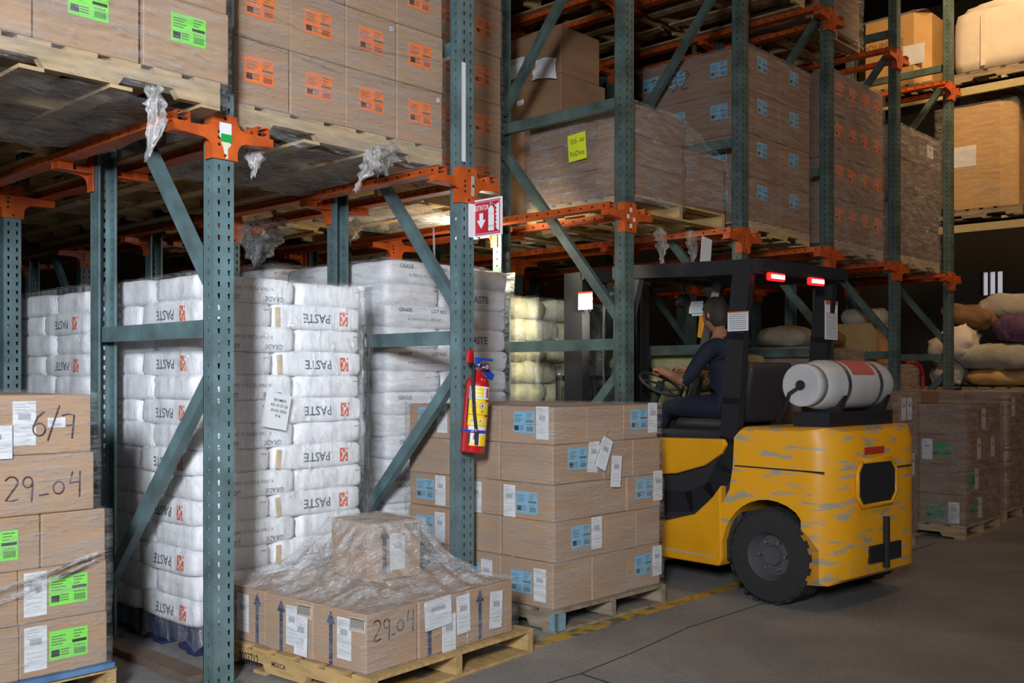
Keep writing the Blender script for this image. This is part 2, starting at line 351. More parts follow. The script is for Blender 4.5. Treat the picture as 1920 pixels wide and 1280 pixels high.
b = MB(); b.box(-0.03, -0.03, 0, WF + 0.03, DF + 0.03, 0.008); b.tube([(-0.015, 0.03, 0), (-0.015, 0.03, 0.03)], 0.008, 6); BASEP = b.mesh('base_plate', [M_GREEN])
framelabel = {
 (0, 0): 'teal perforated rack frame nearest the camera, green and white sticker on its orange bracket',
 (1, 0): 'teal rack frame carrying the red fire extinguisher and the projecting sign',
 (2, 0): 'green rack frame with four white squares on its orange bracket, before the forklift mast'}
for r, Y in enumerate((0, 2.35, 4.7)):
    for i in range(7):
        if r == 2 and i > 4: continue
        fr = empty('rack_frame', (i * PX, Y, 0))
        lab = framelabel.get((i, r))
        if not lab:
            lab = '%s green rack frame along the %s' % (ORD[i], 'aisle edge, counted from the left') if r == 0 else \
                  'dark rack frame in the %s row behind the aisle row, %s from left' % (('first', 'second')[r - 1], ORD[i])
        tag(fr, lab, 'rack', 'storage rack frames')
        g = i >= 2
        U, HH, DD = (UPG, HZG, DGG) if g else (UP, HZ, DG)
        put('upright', U, fr); put('upright', U, fr, (WF, FD, 0), (0, 0, PI))
        put('base_plate', BASEP, fr); put('base_plate', BASEP, fr, (0, FD - DF, 0))
        for m in HH: put('horizontal_brace', m, fr)
        for m in DD: put('diagonal_brace', m, fr)
        for lv in LV:
            if lv > 3 and r == 0 and i < 3: continue
            put('arm_bracket', CR, fr, (0.05, 0, lv)); put('arm_bracket', CR, fr, (0.05, FD, lv), (0, 0, PI))
        if (i, r) == (0, 0):
            b = MB(); b.box(-0.028, -0.0145, -0.005, 0.030, -0.0125, 0.062, 0); b.box(-0.022, -0.0150, -0.022, 0.032, -0.0130, 0.014, 1)
            b.prism([(0.02, -0.02), (-0.022, -0.02), (-0.012, -0.04), (0.002, -0.092), (0.013, -0.092), (0.012, -0.05), (0.03, -0.03)], 'y', -0.0140, -0.0125, 2)
            b.build('sticker', [M_WHITE, mat('flag_green', (0.01, 0.33, 0.06), 0.5), mat('torn_paper', (0.70, 0.65, 0.50), 0.8)], fr, (0.05, 0, LV[0]))['label'] = 'white and green sticker with torn paper below'
        if (i, r) == (1, 0):
            b = MB(); b.box(0.006, -0.0035, 2.52, 0.034, -0.001, 3.06); b.build('label_strip', M_WHITE, fr)['label'] = 'long blank white strip'
            b = MB(); b.box(0.018, -0.0150, -0.055, 0.04, -0.0125, 0.055, 0); b.lathe([(0.008, -0.0165), (0.008, -0.015)], 8, 'y', (0.03, 0, 0.0), 1)
            b.build('sticker', [mat('grey_decal', (0.45, 0.42, 0.36), 0.6), M_INK], fr, (0.05, 0, LV[0]))
        if (i, r) == (2, 0):
            for x, z in ((0, 0.05), (-0.03, 0.005), (0.035, -0.01), (0, -0.055)):
                b = MB(); b.box(x - 0.011, -0.0145, z - 0.014, x + 0.011, -0.0125, z + 0.014); b.build('sticker', M_WHITE, fr, (0.05, 0, LV[0]))
# rails
def rail_mesh():
    b = MB(); n = 66; L = n * 0.095
    for x, nr in ((-0.032, (1, 0, 0)), (0.032, (-1, 0, 0))):
        hole_strip(b, (x, 0, 0), (0, 0, 1), (0, 1, 0), 0.046, n, 0.095, [(0.023, 0.007, 0.008)], 0, nr)
    b.box(-0.032, 0, 0.042, -0.008, L, 0.046); b.box(0.008, 0, 0.042, 0.032, L, 0.046)
    b.box(-0.032, 0, 0, 0.032, L, 0.004); b.box(-0.055, 0, -0.002, -0.032, L, 0.004)
    b.tube([(-0.03, 0.012, 0.023), (0.03, 0.012, 0.023)], 0.004, 6, 1)
    return b.mesh('pallet_rail', [M_ORANGE, M_STEEL])
RL = rail_mesh()
for li, lv in enumerate(LV):
    for i in range(-1, 7):
        for s in (0, 1):
            if li == 1 and i < 2: continue
            x = i * PX + 0.05 + 0.195 if s == 0 else (i + 1) * PX + 0.05 - 0.195
            if i == 6 and s == 1: continue
            o = put('pallet_rail', RL, None, (x, -0.01, lv + 0.033), (0, 0, 0))
            sd = 'left' if s == 0 else 'right'
            wh = 'left of the nearest rack frame' if i < 0 else 'in the %s bay from the nearest frame' % (['first'] + ORD[1:])[i]
            tag(o, 'orange perforated pallet rail, %s level, %s side, %s' % (('lower', 'upper')[li], sd, wh), 'rail', 'orange pallet rails')
RT = LV[0] + 0.079   # rail top, lower level
RT2 = LV[1] + 0.079

# ------------------------------------------------------------------ text and marks
_tx = {}
def text_polys(s, size=1.0, bold=False):
    """filled letters -> (verts2d, faces), centred"""
    key = (s, size)
    if key in _tx: return _tx[key]
    c = bpy.data.curves.new('t', 'FONT'); c.body = s; c.size = size; c.align_x = 'CENTER'; c.align_y = 'CENTER'; c.resolution_u = 2
    c.offset = 0.012 * size if bold else 0
    o = bpy.data.objects.new('t', c); C.objects.link(o)
    me = bpy.data.meshes.new_from_object(o.evaluated_get(bpy.context.evaluated_depsgraph_get()) if False else o)
    v = [(p.co.x, p.co.y) for p in me.vertices]; f = [tuple(p.vertices) for p in me.polygons]
    bpy.data.objects.remove(o); bpy.data.curves.remove(c); bpy.data.meshes.remove(me)
    _tx[key] = (v, f); return v, f
def add_text(mb, s, size, x, z, y=-0.001, mi=0, flip=False, sx=1.0, bold=False):
    v, f = text_polys(s, size, bold); n = len(mb.v); k = -1 if flip else 1
    mb.v += [(x + k * a * sx, y, z + k * q) for a, q in v]
    for g in f: mb.f.append(tuple(n + i for i in g)); mb.m.append(mi)
def stroke(mb, pts, w, y, mi=0):
    pts = [Vector((p[0], 0, p[1])) for p in pts]
    L = []
    for i, p in enumerate(pts):
        d = (pts[min(i + 1, len(pts) - 1)] - pts[max(i - 1, 0)]).normalized(); nn = Vector((-d.z, 0, d.x)) * w / 2
        L.append((p + nn, p - nn))
    n = len(mb.v)
    for a, c in L: mb.v += [(a.x, y, a.z), (c.x, y, c.z)]
    for i in range(len(L) - 1): mb.f.append((n + 2 * i, n + 2 * i + 1, n + 2 * i + 3, n + 2 * i + 2)); mb.m.append(mi)
def arc(cx, cz, rx, rz, a0, a1, n=14): return [(cx + rx * math.cos(R(a0 + (a1 - a0) * t / n)), cz + rz * math.sin(R(a0 + (a1 - a0) * t / n))) for t in range(n + 1)]
GL = {
 '2': [arc(0.5, 1.3, 0.42, 0.4, 160, -40) + [(0.1, 0.05), (0.5, 0.0), (1.0, 0.12)]],
 '9': [arc(0.45, 1.25, 0.33, 0.38, 20, 380) + [(0.78, 0.9), (0.70, -0.2)]],
 '0': [arc(0.5, 0.7, 0.38, 0.45, 60, 430)],
 '4': [[(0.35, 1.8), (0.15, 0.95), (0.85, 1.05)], [(0.9, 1.8), (0.85, -0.1)]],
 '6': [[(0.85, 1.7), (0.4, 1.35), (0.1, 0.7)] + arc(0.5, 0.5, 0.4, 0.42, 180, 520)],
 '7': [[(0.1, 1.4), (0.5, 1.5), (0.95, 1.42), (0.8, -0.2)], [(0.4, 0.7), (0.95, 0.75)]],
 '3': [arc(0.45, 1.2, 0.36, 0.34, 140, -80, 8) + arc(0.45, 0.45, 0.4, 0.42, 80, -130, 8)],
 '1': [[(0.5, 1.7), (0.45, 0)]],
 '5': [[(0.9, 1.6), (0.3, 1.55), (0.25, 1.0)] + arc(0.45, 0.5, 0.42, 0.45, 110, -130, 8)],
 '/': [[(0.9, 2.1), (0.1, -0.3)]], '-': [[(0.1, 0.6), (0.85, 0.7)]], '_': [[(0.1, 0.25), (0.9, 0.35)]], '.': [[(0.45, 0.5), (0.6, 0.45)]],
}
def hand(mb, s, x, z, h, w, y, mi=0, gap=1.15):
    k = h / 1.7
    for i, ch in enumerate(s):
        for st in GL.get(ch, []): stroke(mb, [(x + (i * gap + p[0]) * k, z + p[1] * k) for p in st], w, y, mi)
STK = {}
def sticker(kind):
    if kind in STK: return STK[kind]
    b = MB(); r = random.Random(len(kind) * 7 + 3)
    if kind in ('green', 'orange', 'blue', 'dgreen'):
        W, H = 0.155, 0.118; b.box(-W / 2, -0.002, -H / 2, W / 2, 0, H / 2, 0)
        y = -0.0026
        for k in range(4): b.poly([(-0.07, y, 0.035 - k * 0.011), (-0.012 - 0.012 * (k % 2), y, 0.035 - k * 0.011), (-0.012 - 0.012 * (k % 2), y, 0.039 - k * 0.011), (-0.07, y, 0.039 - k * 0.011)], 2)
        for k in range(3): b.poly([(0.02, y, 0.045 - k * 0.012), (0.065 - 0.01 * k, y, 0.045 - k * 0.012), (0.065 - 0.01 * k, y, 0.049 - k * 0.012), (0.02, y, 0.049 - k * 0.012)], 2)
        b.poly([(-0.070, y, -0.045), (-0.037, y, -0.045), (-0.037, y, -0.018), (-0.070, y, -0.018)], 1)
        b.poly([(0.014, y, 0.0), (0.072, y, 0.0), (0.072, y, 0.012), (0.014, y, 0.012)], 1 if kind == 'green' else 2)
        for k in range(3): b.poly([(-0.033, y, -0.042 + k * 0.01), (0.0, y, -0.042 + k * 0.01), (0.0, y, -0.038 + k * 0.01), (-0.033, y, -0.038 + k * 0.01)], 2)
        for k in range(11):
            x = 0.022 + k * 0.0043; b.poly([(x, y, -0.048), (x + 0.0022, y, -0.048), (x + 0.0022, y, -0.022), (x, y, -0.022)], 1)
        for k in range(5): x = 0.022 + k * 0.009; b.poly([(x, y, -0.016), (x + 0.005, y, -0.016), (x + 0.004, y, -0.008), (x + 0.001, y, -0.008)], 2)
        mm = [{'green': M_GREENL, 'orange': M_ORANGEL, 'blue': M_BLUEL, 'dgreen': M_DGREENL}[kind], M_INK, mat('label_print', (0.12, 0.14, 0.10), 0.7)]
    elif kind in ('slip', 'sheet', 'small'):
        W, H = {'slip': (0.088, 0.175), 'sheet': (0.17, 0.13), 'small': (0.07, 0.04)}[kind]
        b.box(-W / 2, -0.002, -H / 2, W / 2, 0, H / 2, 0); y = -0.0026
        for k in range(4): z = H * 0.42 - k * 0.011; b.poly([(-W * 0.42, y, z), (W * r.uniform(0, 0.4), y, z), (W * r.uniform(0, 0.4), y, z + 0.003), (-W * 0.42, y, z + 0.003)], 2)
        zb = H * 0.08 if kind != 'small' else -H * 0.3
        for k in range(12): x = -W * 0.26 + k * W * 0.045; b.poly([(x, y, zb), (x + W * 0.022, y, zb), (x + W * 0.022, y, zb + H * 0.14), (x, y, zb + H * 0.14)], 1)
        if kind != 'small':
            for k in range(3): z = -H * (0.1 + k * 0.1); b.poly([(-W * 0.4, y, z), (W * 0.3, y, z), (W * 0.3, y, z + 0.002), (-W * 0.4, y, z + 0.002)], 2)
        mm = [M_WHITE, mat('barcode_grey', (0.16, 0.16, 0.18), 0.7), mat('paper_print', (0.45, 0.45, 0.48), 0.7)]
    elif kind == 'arrow':
        b.prism([(-0.011, -0.115), (0.011, -0.115), (0.011, 0.06), (0.028, 0.06), (0.0, 0.115), (-0.028, 0.06), (-0.011, 0.06)], 'y', -0.0015, 0.0); mm = [M_NAVYP]
    elif kind == 'barcode':
        b.box(-0.05, -0.002, -0.03, 0.05, 0, 0.03, 0)
        for k in range(13): x = -0.042 + k * 0.0065; b.poly([(x, -0.0026, -0.015), (x + 0.003, -0.0026, -0.015), (x + 0.003, -0.0026, 0.022), (x, -0.0026, 0.022)], 1)
        b.box(-0.046, -0.0028, 0.021, 0.046, -0.0024, 0.025, 1); mm = [mat('kraft_label', (0.55, 0.47, 0.38), 0.7), M_INK]
    elif kind == 'dot':
        b.lathe([(0.012, -0.003), (0.012, 0)], 14, 'y'); b.lathe([(0.005, -0.0036), (0.005, -0.003)], 10, 'y', (0, 0, 0), 1); mm = [M_WHITE, mat('teal_dot', (0.05, 0.3, 0.3), 0.5)]
    STK[kind] = b.mesh('label_sticker', mm); return STK[kind]
SN = {'green': 'green_label', 'orange': 'orange_label', 'blue': 'blue_label', 'dgreen': 'green_label', 'slip': 'white_slip', 'sheet': 'white_sheet', 'small': 'small_label', 'arrow': 'printed_arrow', 'barcode': 'barcode_label', 'dot': 'round_sticker'}

# ------------------------------------------------------------------ boxes, pallets
BX = {}
def box_mesh(w, d, h, m=None, tape=True):
    m = m or M_CARD; key = (round(w, 3), round(d, 3), round(h, 3), m.name)
    if key in BX: return BX[key]
    b = MB(); b.box(-w / 2, -d / 2, 0, w / 2, d / 2, h, 0, ch=0.005)
    b.box(-w / 2 + 0.01, -0.0012, h - 0.001, w / 2 - 0.01, 0.0012, h + 0.0006, 1)
    b.box(-w / 2 + 0.004, -0.028, h - 0.001, w / 2 - 0.004, 0.028, h + 0.0004, 2)
    BX[key] = b.mesh('cardboard_box', [m, M_SEAM, M_TAPE]); return BX[key]
def stick(o, face, kind, u, v, w, d, tilt=0, out=0.0):
    """u = offset from the face centre to the viewer's right, v = height of the sticker centre"""
    me = sticker(kind)
    if face == 'F': l = (u, -d / 2 - 0.0005 - out, v); r = (0, tilt, 0)
    else: l = (-w / 2 - 0.0005 - out, -u, v); r = (0, tilt, -PI / 2)
    c = put(SN[kind], me, o, l, r); return c
def cbox(x, y, z, w, d, h, label, group, rz=0, st=(), m=None, name='cardboard_box'):
    """x,y = centre"""
    o = put(name, box_mesh(w, d, h, m), None, (x, y, z), (0, 0, rz)); tag(o, label, 'box', group)
    for s in st: stick(o, s[0], s[1], s[2], s[3], w, d, s[4] if len(s) > 4 else 0, s[5] if len(s) > 5 else 0)
    return o
ROWN = ['bottom', 'second', 'third', 'fourth', 'fifth', 'sixth', 'seventh']
COLN = ['leftmost', 'second', 'third', 'fourth', 'fifth', 'sixth']
class Frame:
    """local frame of a load: origin at the near left corner of the load, x along the aisle face, y into the rack"""
    def __init__(s, x, y, rz=0): s.x, s.y, s.r = x, y, rz
    def __call__(s, a, b): return s.x + a * math.cos(s.r) - b * math.sin(s.r), s.y + a * math.sin(s.r) + b * math.cos(s.r)
def load(fr, z0, rows, desc, where, jit=0.004, m=None, deep=None, topfull=True):
    """rows: list of dict(h, cols=[widths along the face], d=box depth, n=depth count, F={col:[stickers]}, L={k:[stickers]}, x0=offset)"""
    z = z0; objs = {}
    for ri, rw in enumerate(rows):
        h = rw['h']; x = rw.get('x0', 0); last = ri == len(rows) - 1; nc = len(rw['cols'])
        for ci, wd in enumerate(rw['cols']):
            ks = range(rw['n'])
            for k in ks:
                if not (k == 0 or ci == 0 or (last and topfull) or (ci == nc - 1 and rw.get('right'))): continue
                st = []
                if k == 0: st += rw.get('F', {}).get(ci, [])
                if ci == 0: st += rw.get('L', {}).get(k, [])
                g = 0.003
                cx, cy = fr(x + wd / 2 + rnd(-jit, jit), rw.get('y0', 0) + (k + 0.5) * rw['d'] + rnd(-jit, jit))
                pos = '%s row, %s from left' % (ROWN[ri], COLN[ci]) if k == 0 else '%s row, %s, %s behind front' % (ROWN[ri], 'left side' if ci == 0 else COLN[ci] + ' column', ['', 'first', 'second', 'third'][k])
                if k == 0 and ci == 0: pos = '%s row, front left corner' % ROWN[ri]
                lab = '%s, %s, %s' % (desc, pos, where)
                o = cbox(cx, cy, z, wd - g, rw['d'] - g, h - 0.002, lab, 'boxes ' + where, fr.r + rnd(-0.006, 0.006), st, m); objs[ri, ci, k] = o
            x += wd
        z += h
    return objs, z
_pm = {}
def pallet(fr, z, w, d, label, m=None, turn=False, n=7):
    """stringers run along y (into the rack)... deck boards along x"""
    m = m or M_WOOD; X, Y = fr(w if turn else 0, 0); root = empty('wooden_pallet', (X, Y, z), fr.r + (PI / 2 if turn else 0))
    if turn: w, d = d, w
    tag(root, label, 'pallet', 'wooden pallets')
    key = (w, d, m.name, n)
    if key not in _pm:
        a = MB(); bw = (d / n) * 0.72; a.box(0, 0, 0, w, bw, 0.017); A = a.mesh('deck_board', [m])
        c = MB(); t = 0.04; nt = 0.035
        prof = [(0, 0), (d * 0.16, 0), (d * 0.18, nt), (d * 0.36, nt), (d * 0.38, 0), (d * 0.62, 0), (d * 0.64, nt), (d * 0.82, nt), (d * 0.84, 0), (d, 0), (d, 0.085), (0, 0.085)]
        c.prism(prof, 'x', 0, t); B = c.mesh('stringer', [m])
        e = MB(); e.box(0, 0, 0, w, 0.09, 0.015); E = e.mesh('bottom_board', [m]); _pm[key] = (A, B, E, bw)
    A, B, E, bw = _pm[key]
    for k in range(n): put('deck_board', A, root, (rnd(-0.004, 0.004), k * (d - bw) / (n - 1), 0.1005))
    for x in (0, w / 2 - 0.02, w - 0.04): put('stringer', B, root, (x, 0, 0.0152))
    for y in (0, d * 0.33, d * 0.62, d - 0.09): put('bottom_board', E, root, (0, y, 0))
    return root
def wrap(fr, x0, y0, x1, y1, z0, z1, m, label, nz=0.006, seed=0, top=True, name='stretch_wrap', rag=0.0, sides='FLRB'):
    """film shell round a load (local coords of fr)"""
    b = MB(); st = 0.07; H = z1 - z0
    per = []
    def seg(p, q):
        L = math.dist(p, q); n = max(2, int(L / st)); return [(p[0] + (q[0] - p[0]) * t / n, p[1] + (q[1] - p[1]) * t / n) for t in range(n)]
    per = seg((x0, y0), (x1, y0)) + seg((x1, y0), (x1, y1)) + seg((x1, y1), (x0, y1)) + seg((x0, y1), (x0, y0))
    nk = max(3, int(H / st)); n = len(per); cx, cy = (x0 + x1) / 2, (y0 + y1) / 2
    for k in range(nk + 1):
        z = z0 + H * k / nk
        for (x, y) in per:
            f = noise.noise(Vector((x * 5 + seed, y * 5, z * 9))) * nz + nz
            dx = -1 if x <= x0 + 1e-6 else 1 if x >= x1 - 1e-6 else 0; dy = -1 if y <= y0 + 1e-6 else 1 if y >= y1 - 1e-6 else 0
            zz = z + (rag * noise.noise(Vector((x * 7, y * 7, seed))) if k == 0 else 0)
            b.v.append((x + dx * f, y + dy * f, zz))
    for k in range(nk):
        for j in range(n): q = (j + 1) % n; b.f.append((k * n + j, k * n + q, (k + 1) * n + q, (k + 1) * n + j)); b.m.append(0)
    if top:
        na, nb = 12, 12; o = len(b.v)
        for i in range(na + 1):
            for j in range(nb + 1):
                x = x0 + (x1 - x0) * i / na; y = y0 + (y1 - y0) * j / nb; b.v.append((x, y, z1 + nz + noise.noise(Vector((x * 6, y * 6, seed))) * nz))
        for i in range(na):
            for j in range(nb): a = o + i * (nb + 1) + j; b.f.append((a, a + 1, a + nb + 2, a + nb + 1)); b.m.append(0)
    X, Y = fr(0, 0); o = b.build(name, m, None, (X, Y, 0), (0, 0, fr.r), smooth=True); tag(o, label, 'film', 'clear stretch films'); return o
def rag(pts, label, w=0.06, m=None, seed=0, n=14, kind='hanging_film'):
    """crumpled torn film strip following pts"""
    b = MB(); pts = [Vector(p) for p in pts]; P = []
    for i in range(len(pts) - 1):
        for t in range(n): P.append(pts[i].lerp(pts[i + 1], t / n))
    P.append(pts[-1]); K = len(P); mseg = 7
    for i, p in enumerate(P):
        f = i / (K - 1); ww = w * (0.5 + 1.3 * math.sin(PI * min(1, f * 1.1 + 0.1)) ** 0.8) * (0.75 + 0.5 * noise.noise(Vector((i * 0.35, seed, 0))))
        for j in range(mseg + 1):
            t = j / mseg - 0.5; q = noise.noise(Vector((i * 0.16, j * 0.75, seed))) * w * 0.55
            b.v.append((p.x + t * ww * 0.8 + q * 0.3, p.y - t * ww * 0.5 + q, p.z + noise.noise(Vector((j * 0.7, i * 0.12, seed + 5))) * w * 0.35))
    for i in range(K - 1):
        for j in range(mseg): a = i * (mseg + 1) + j; b.f.append((a, a + 1, a + mseg + 2, a + mseg + 1)); b.m.append(0)
    o = b.build(kind, m or F_RAG, smooth=True); tag(o, label, 'film', 'torn film scraps'); return o
#@@PART2
# ------------------------------------------------------------------ bags
_bm = {}
def bag_mesh(w, d, h, m, var, puff=5.0, wr=0.010, pinch=0.30):
    key = (w, d, h, m.name, var, puff)
    if key in _bm: return _bm[key]
    b = MB(); nx, ny, nz = 12, 9, 5; idx = {}
    def P(i, j, k):
        if (i, j, k) in idx: return idx[i, j, k]
        x, y, z = 2 * i / nx - 1, 2 * j / ny - 1, 2 * k / nz - 1
        x, y, z = [math.sin(t * PI / 2) * 0.35 + t * 0.65 for t in (x, y, z)]
        n = (abs(x) ** puff + abs(y) ** puff + abs(z) ** (puff * 0.8)) ** (1 / puff); m_ = max(abs(x), abs(y), abs(z))
        f = m_ / n if n > 0 else 1; f = f * 0.95 + 0.05
        x, y, z = x * f, y * f, z * f
        t = 1 - pinch * abs(x) ** 6 * (1 if w >= d else 0) - pinch * abs(y) ** 6 * (1 if d > w else 0)
        v = Vector((x * w / 2, y * d / 2, z * h / 2 * t))
        q = Vector((v.x * 9 + var * 7, v.y * 9, v.z * 13))
        v += v.normalized() * (noise.noise(q) * wr * 1.3 + noise.noise(q * 3.1) * wr * 0.5) if v.length > 0 else Vector()
        b.v.append((v.x, v.y, v.z + h / 2)); idx[i, j, k] = len(b.v) - 1; return idx[i, j, k]
    def quad(*a): b.f.append(tuple(P(*q) for q in a)); b.m.append(0)
    for i in range(nx):
        for j in range(ny):
            for k in (0, nz): quad((i, j, k), (i + 1, j, k), (i + 1, j + 1, k), (i, j + 1, k))
        for k in range(nz):
            for j in (0, ny): quad((i, j, k), (i + 1, j, k), (i + 1, j, k + 1), (i, j, k + 1))
    for j in range(ny):
        for k in range(nz):
            for i in (0, nx): quad((i, j, k), (i, j + 1, k), (i, j + 1, k + 1), (i, j, k + 1))
    me = b.mesh('bag', [m], smooth=True); me['bvh'] = 0
    bvh = BVHTree.FromPolygons([Vector(v) for v in b.v], b.f); _bm[key] = (me, bvh); return _bm[key]
_pr = {}
def bag_print(key, w, d, h, bvh, face, kind, flip):
    kk = (key, face, kind, flip)
    if kk in _pr: return _pr[kk]
    b = MB(); z = h * 0.48; s = -1 if flip else 1; W = w if face == 'F' else d
    if kind == 'paste':
        add_text(b, 'PASTE', 0.068, -s * -0.02 if flip else 0.03, z, 0, 0, flip, 0.95, True)
        lx = (0.155 if flip else -0.15)
        n = 6
        for i in range(n):
            for k in range(n):
                if (i, k) in ((2, 3), (3, 3), (2, 2), (4, 1), (5, 4), (1, 4), (4, 4), (3, 0), (1, 1), (4, 5)): continue
                x = lx - 0.028 + i * 0.0095; q = z - 0.037 + k * 0.0125; b.poly([(x, 0, q), (x + 0.0092, 0, q), (x + 0.0092, 0, q + 0.0122), (x, 0, q + 0.0122)], 1)
    elif kind == 'grade':
        add_text(b, 'GRADE', 0.034, -s * W * 0.26, z + s * h * 0.26, 0, 0, flip, 1, True)
        add_text(b, 'LOT NO.', 0.034, s * W * 0.20, z + s * h * 0.26, 0, 0, flip, 1, True)
        add_text(b, 'K-786P-P2 KL-U 26021 A1', 0.026, 0, z - s * h * 0.10, 0, 2, flip)
    elif kind == 'dots':
        for i in range(3): x = W * 0.36 + i * 0.012; b.poly([(x, 0, z + h * .2), (x + 0.007, 0, z + h * .2), (x + 0.007, 0, z + h * .2 + 0.007), (x, 0, z + h * .2 + 0.007)], 0)
    out = []
    for (x, y, q) in b.v:
        if face == 'F': o, dr = Vector((x, -2, q)), Vector((0, 1, 0))
        else: o, dr = Vector((-2, -x, q)), Vector((1, 0, 0))
        hit = bvh.ray_cast(o, dr)[0]
        if hit is None: hit = Vector((x, -d / 2, q)) if face == 'F' else Vector((-w / 2, -x, q))
        out.append(tuple(hit - dr * 0.0022))
    b.v = out; me = b.mesh('printed_lettering', [M_BAGINK, M_LOGO, M_FADE]); _pr[kk] = me; return me
def bag(x, y, z, w, d, h, label, group, rz=0, m=None, prints=(), flip=False, name='paper_bag', cat='bag', puff=9.0, wr=0.008, pinch=0.16, nvar=5, rx=0, ry=0):
    m = m or M_BAG; v = random.randrange(nvar); me, bvh = bag_mesh(w, d, h, m, v, puff, wr, pinch)
    o = put(name, me, None, (x, y, z), (rx, ry, rz)); tag(o, label, cat, group)
    LAST[0] = o
    for face, kind in prints:
        put('printed_lettering', bag_print((w, d, h, v, m.name), w, d, h, bvh, face, kind, flip), o)
    return o
LAST = [None]
_f = MB(); _f.box(-0.016, -0.006, -0.05, 0.016, 0.004, 0.05, 0, ch=0.003); FLAP = _f.mesh('bag_flap', [M_BAGTAN])
def bag_stack(fr, z0, nl, h, W, D, a, desc, where, flip, m=None, prints=True, firstvis=0, name='paper_bag', wr=0.008, puff=13.0):
    m = m or M_BAG; gr = 'bags ' + where
    for k in range(firstvis, nl):
        z = z0 + k * h; A = k % 2 == 0; hh = h * 1.09
        lay = 'layer %d of %d from the bottom' % (k + 1, nl)
        lv = {0: 'bottom layer', nl - 1: 'top layer'}.get(k, '%s layer up' % ['', 'second', 'third', 'fourth', 'fifth', 'sixth', 'seventh', 'eighth', 'ninth', 'tenth', 'eleventh', 'twelfth', 'thirteenth', 'fourteenth', 'fifteenth'][k])
        p1, p2 = (a, W - a) if A else (W - a, a)
        j = lambda: rnd(-0.008, 0.008)
        lo = D / 2
        tl = [('L', 'paste')] if A else [('F', 'grade')]
        tr = [('F', 'paste')] if A else [('F', 'dots')]
        d1 = (W - a) if A else a
        X, Y = fr(p1 / 2 + j(), d1 / 2 + j())
        bag(X, Y, z, p1 - 0.008, d1 - 0.008, hh, '%s, %s, left front, %s' % (desc, lv, where), gr, fr.r + rnd(-.012, .012), m, (tl + ([('F', 'dots')] if A else [])) if prints else (), flip, name, wr=wr, puff=puff)
        d2 = a if A else (W - a)
        X, Y = fr(p1 + p2 / 2 + j(), d2 / 2 + j())
        bag(X, Y, z, p2 - 0.008, d2 - 0.008, hh, '%s, %s, right front, %s' % (desc, lv, where), gr, fr.r + rnd(-.012, .012), m, tr if prints else (), flip, name, wr=wr, puff=puff)
        if prints and A and flip: put('bag_flap', FLAP, bpy.data.objects[-1] if 0 else LAST[0], (-(p2 - 0.008) / 2 + 0.028, -(d2 - 0.008) / 2 + 0.004, h * 0.5), (0, R(rnd(-8, 8)), 0))
        y = d1; c = 0
        while y < D - 0.15:
            dd = min(W - a if not A else a, D - y); ww = a if dd > 0.5 else W - a
            X, Y = fr(ww / 2 + j(), y + dd / 2 + j()); c += 1
            bag(X, Y, z, ww - 0.008, dd - 0.008, hh, '%s, %s, left side, %s behind front, %s' % (desc, lv, ['', 'first', 'second', 'third', 'fourth'][c], where), gr, fr.r, m, [('L', 'paste')] if prints and dd > 0.5 and A else (), flip, name, wr=wr, puff=puff)
            y += dd
        if k == nl - 1:
            X, Y = fr(W * 0.72, D * 0.72)
            bag(X, Y, z, W * 0.5, D * 0.5, hh, '%s, top layer, far right corner, %s' % (desc, where), gr, fr.r, m, (), flip, name, wr=wr, puff=puff)
# first bay: PASTE bags
f = Frame(0.20, 0.50)
NAVYPAL = mat('navy_plastic_pallet', (0.02, 0.03, 0.08), 0.4)
pallet(f, 0, 1.03, 1.0, 'dark navy pallet under the wrapped white PASTE bags in the first bay', NAVYPAL)
bag_stack(f, 0.124, 14, 0.1228, 1.03, 1.0, 0.44, 'white bag', 'nearest PASTE stack', True)
wrap(f, -0.015, -0.02, 1.05, 1.0, 0.05, 1.85, F_VERT, 'clear film round the nearest white PASTE bags, its torn hem on the floor', 0.012, 3, True, rag=0.08)
b = MB(); b.box(-0.075, -0.003, -0.09, 0.075, -0.001, 0.09)
for k, t in enumerate(('BIOMEX', 'RD 0137-26', '30-03-2026', 'P14')): add_text(b, t, 0.021, 0.01, 0.055 - k * 0.027, -0.0036, 1, bold=True)
tag(b.build('paper_notice', [M_WHITE, M_INK], None, (0.63, 0.462, 1.175), (0, R(11), 0)), 'white paper notice with four printed lines hanging askew on the wrapped white bags', 'paper')
f = Frame(0.20, 1.70)
pallet(f, 0, 1.03, 1.1, 'dark pallet under the second white bag stack deep in the first bay', M_WOOD_G)
bag_stack(f, 0.14, 14, 0.121, 1.03, 1.1, 0.44, 'white bag', 'deep PASTE stack', True)
wrap(f, -0.015, -0.02, 1.05, 1.12, 0.1, 1.86, F_VERT, 'clear film round the white bags deep in the first bay', 0.012, 8)
# second bay
f = Frame(1.70, 0.86)
pallet(f, 0, 1.1, 1.15, 'wooden pallet under the tall white bags behind the blue labelled boxes', M_WOOD)
bag_stack(f, 0.14, 14, 0.138, 1.10, 1.15, 0.46, 'white bag marked GRADE', 'stack behind extinguisher', False)
wrap(f, -0.015, -0.02, 1.12, 1.17, 0.3, 2.08, F_SIDE, 'clear film round the tall white bags behind the fire extinguisher', 0.010, 4)
f = Frame(1.70, 2.14)
pallet(f, 0, 1.1, 1.15, 'wooden pallet deep in the second bay under hazy wrapped bags', M_WOOD)
bag_stack(f, 0.14, 14, 0.141, 1.10, 1.15, 0.46, 'pinkish white bag', 'deepest hazy stack', False, firstvis=6)
wrap(f, -0.02, -0.03, 1.13, 1.18, 0.9, 2.14, F_SIDE2, 'hazy film round the bags deep in the second bay', 0.016, 6)
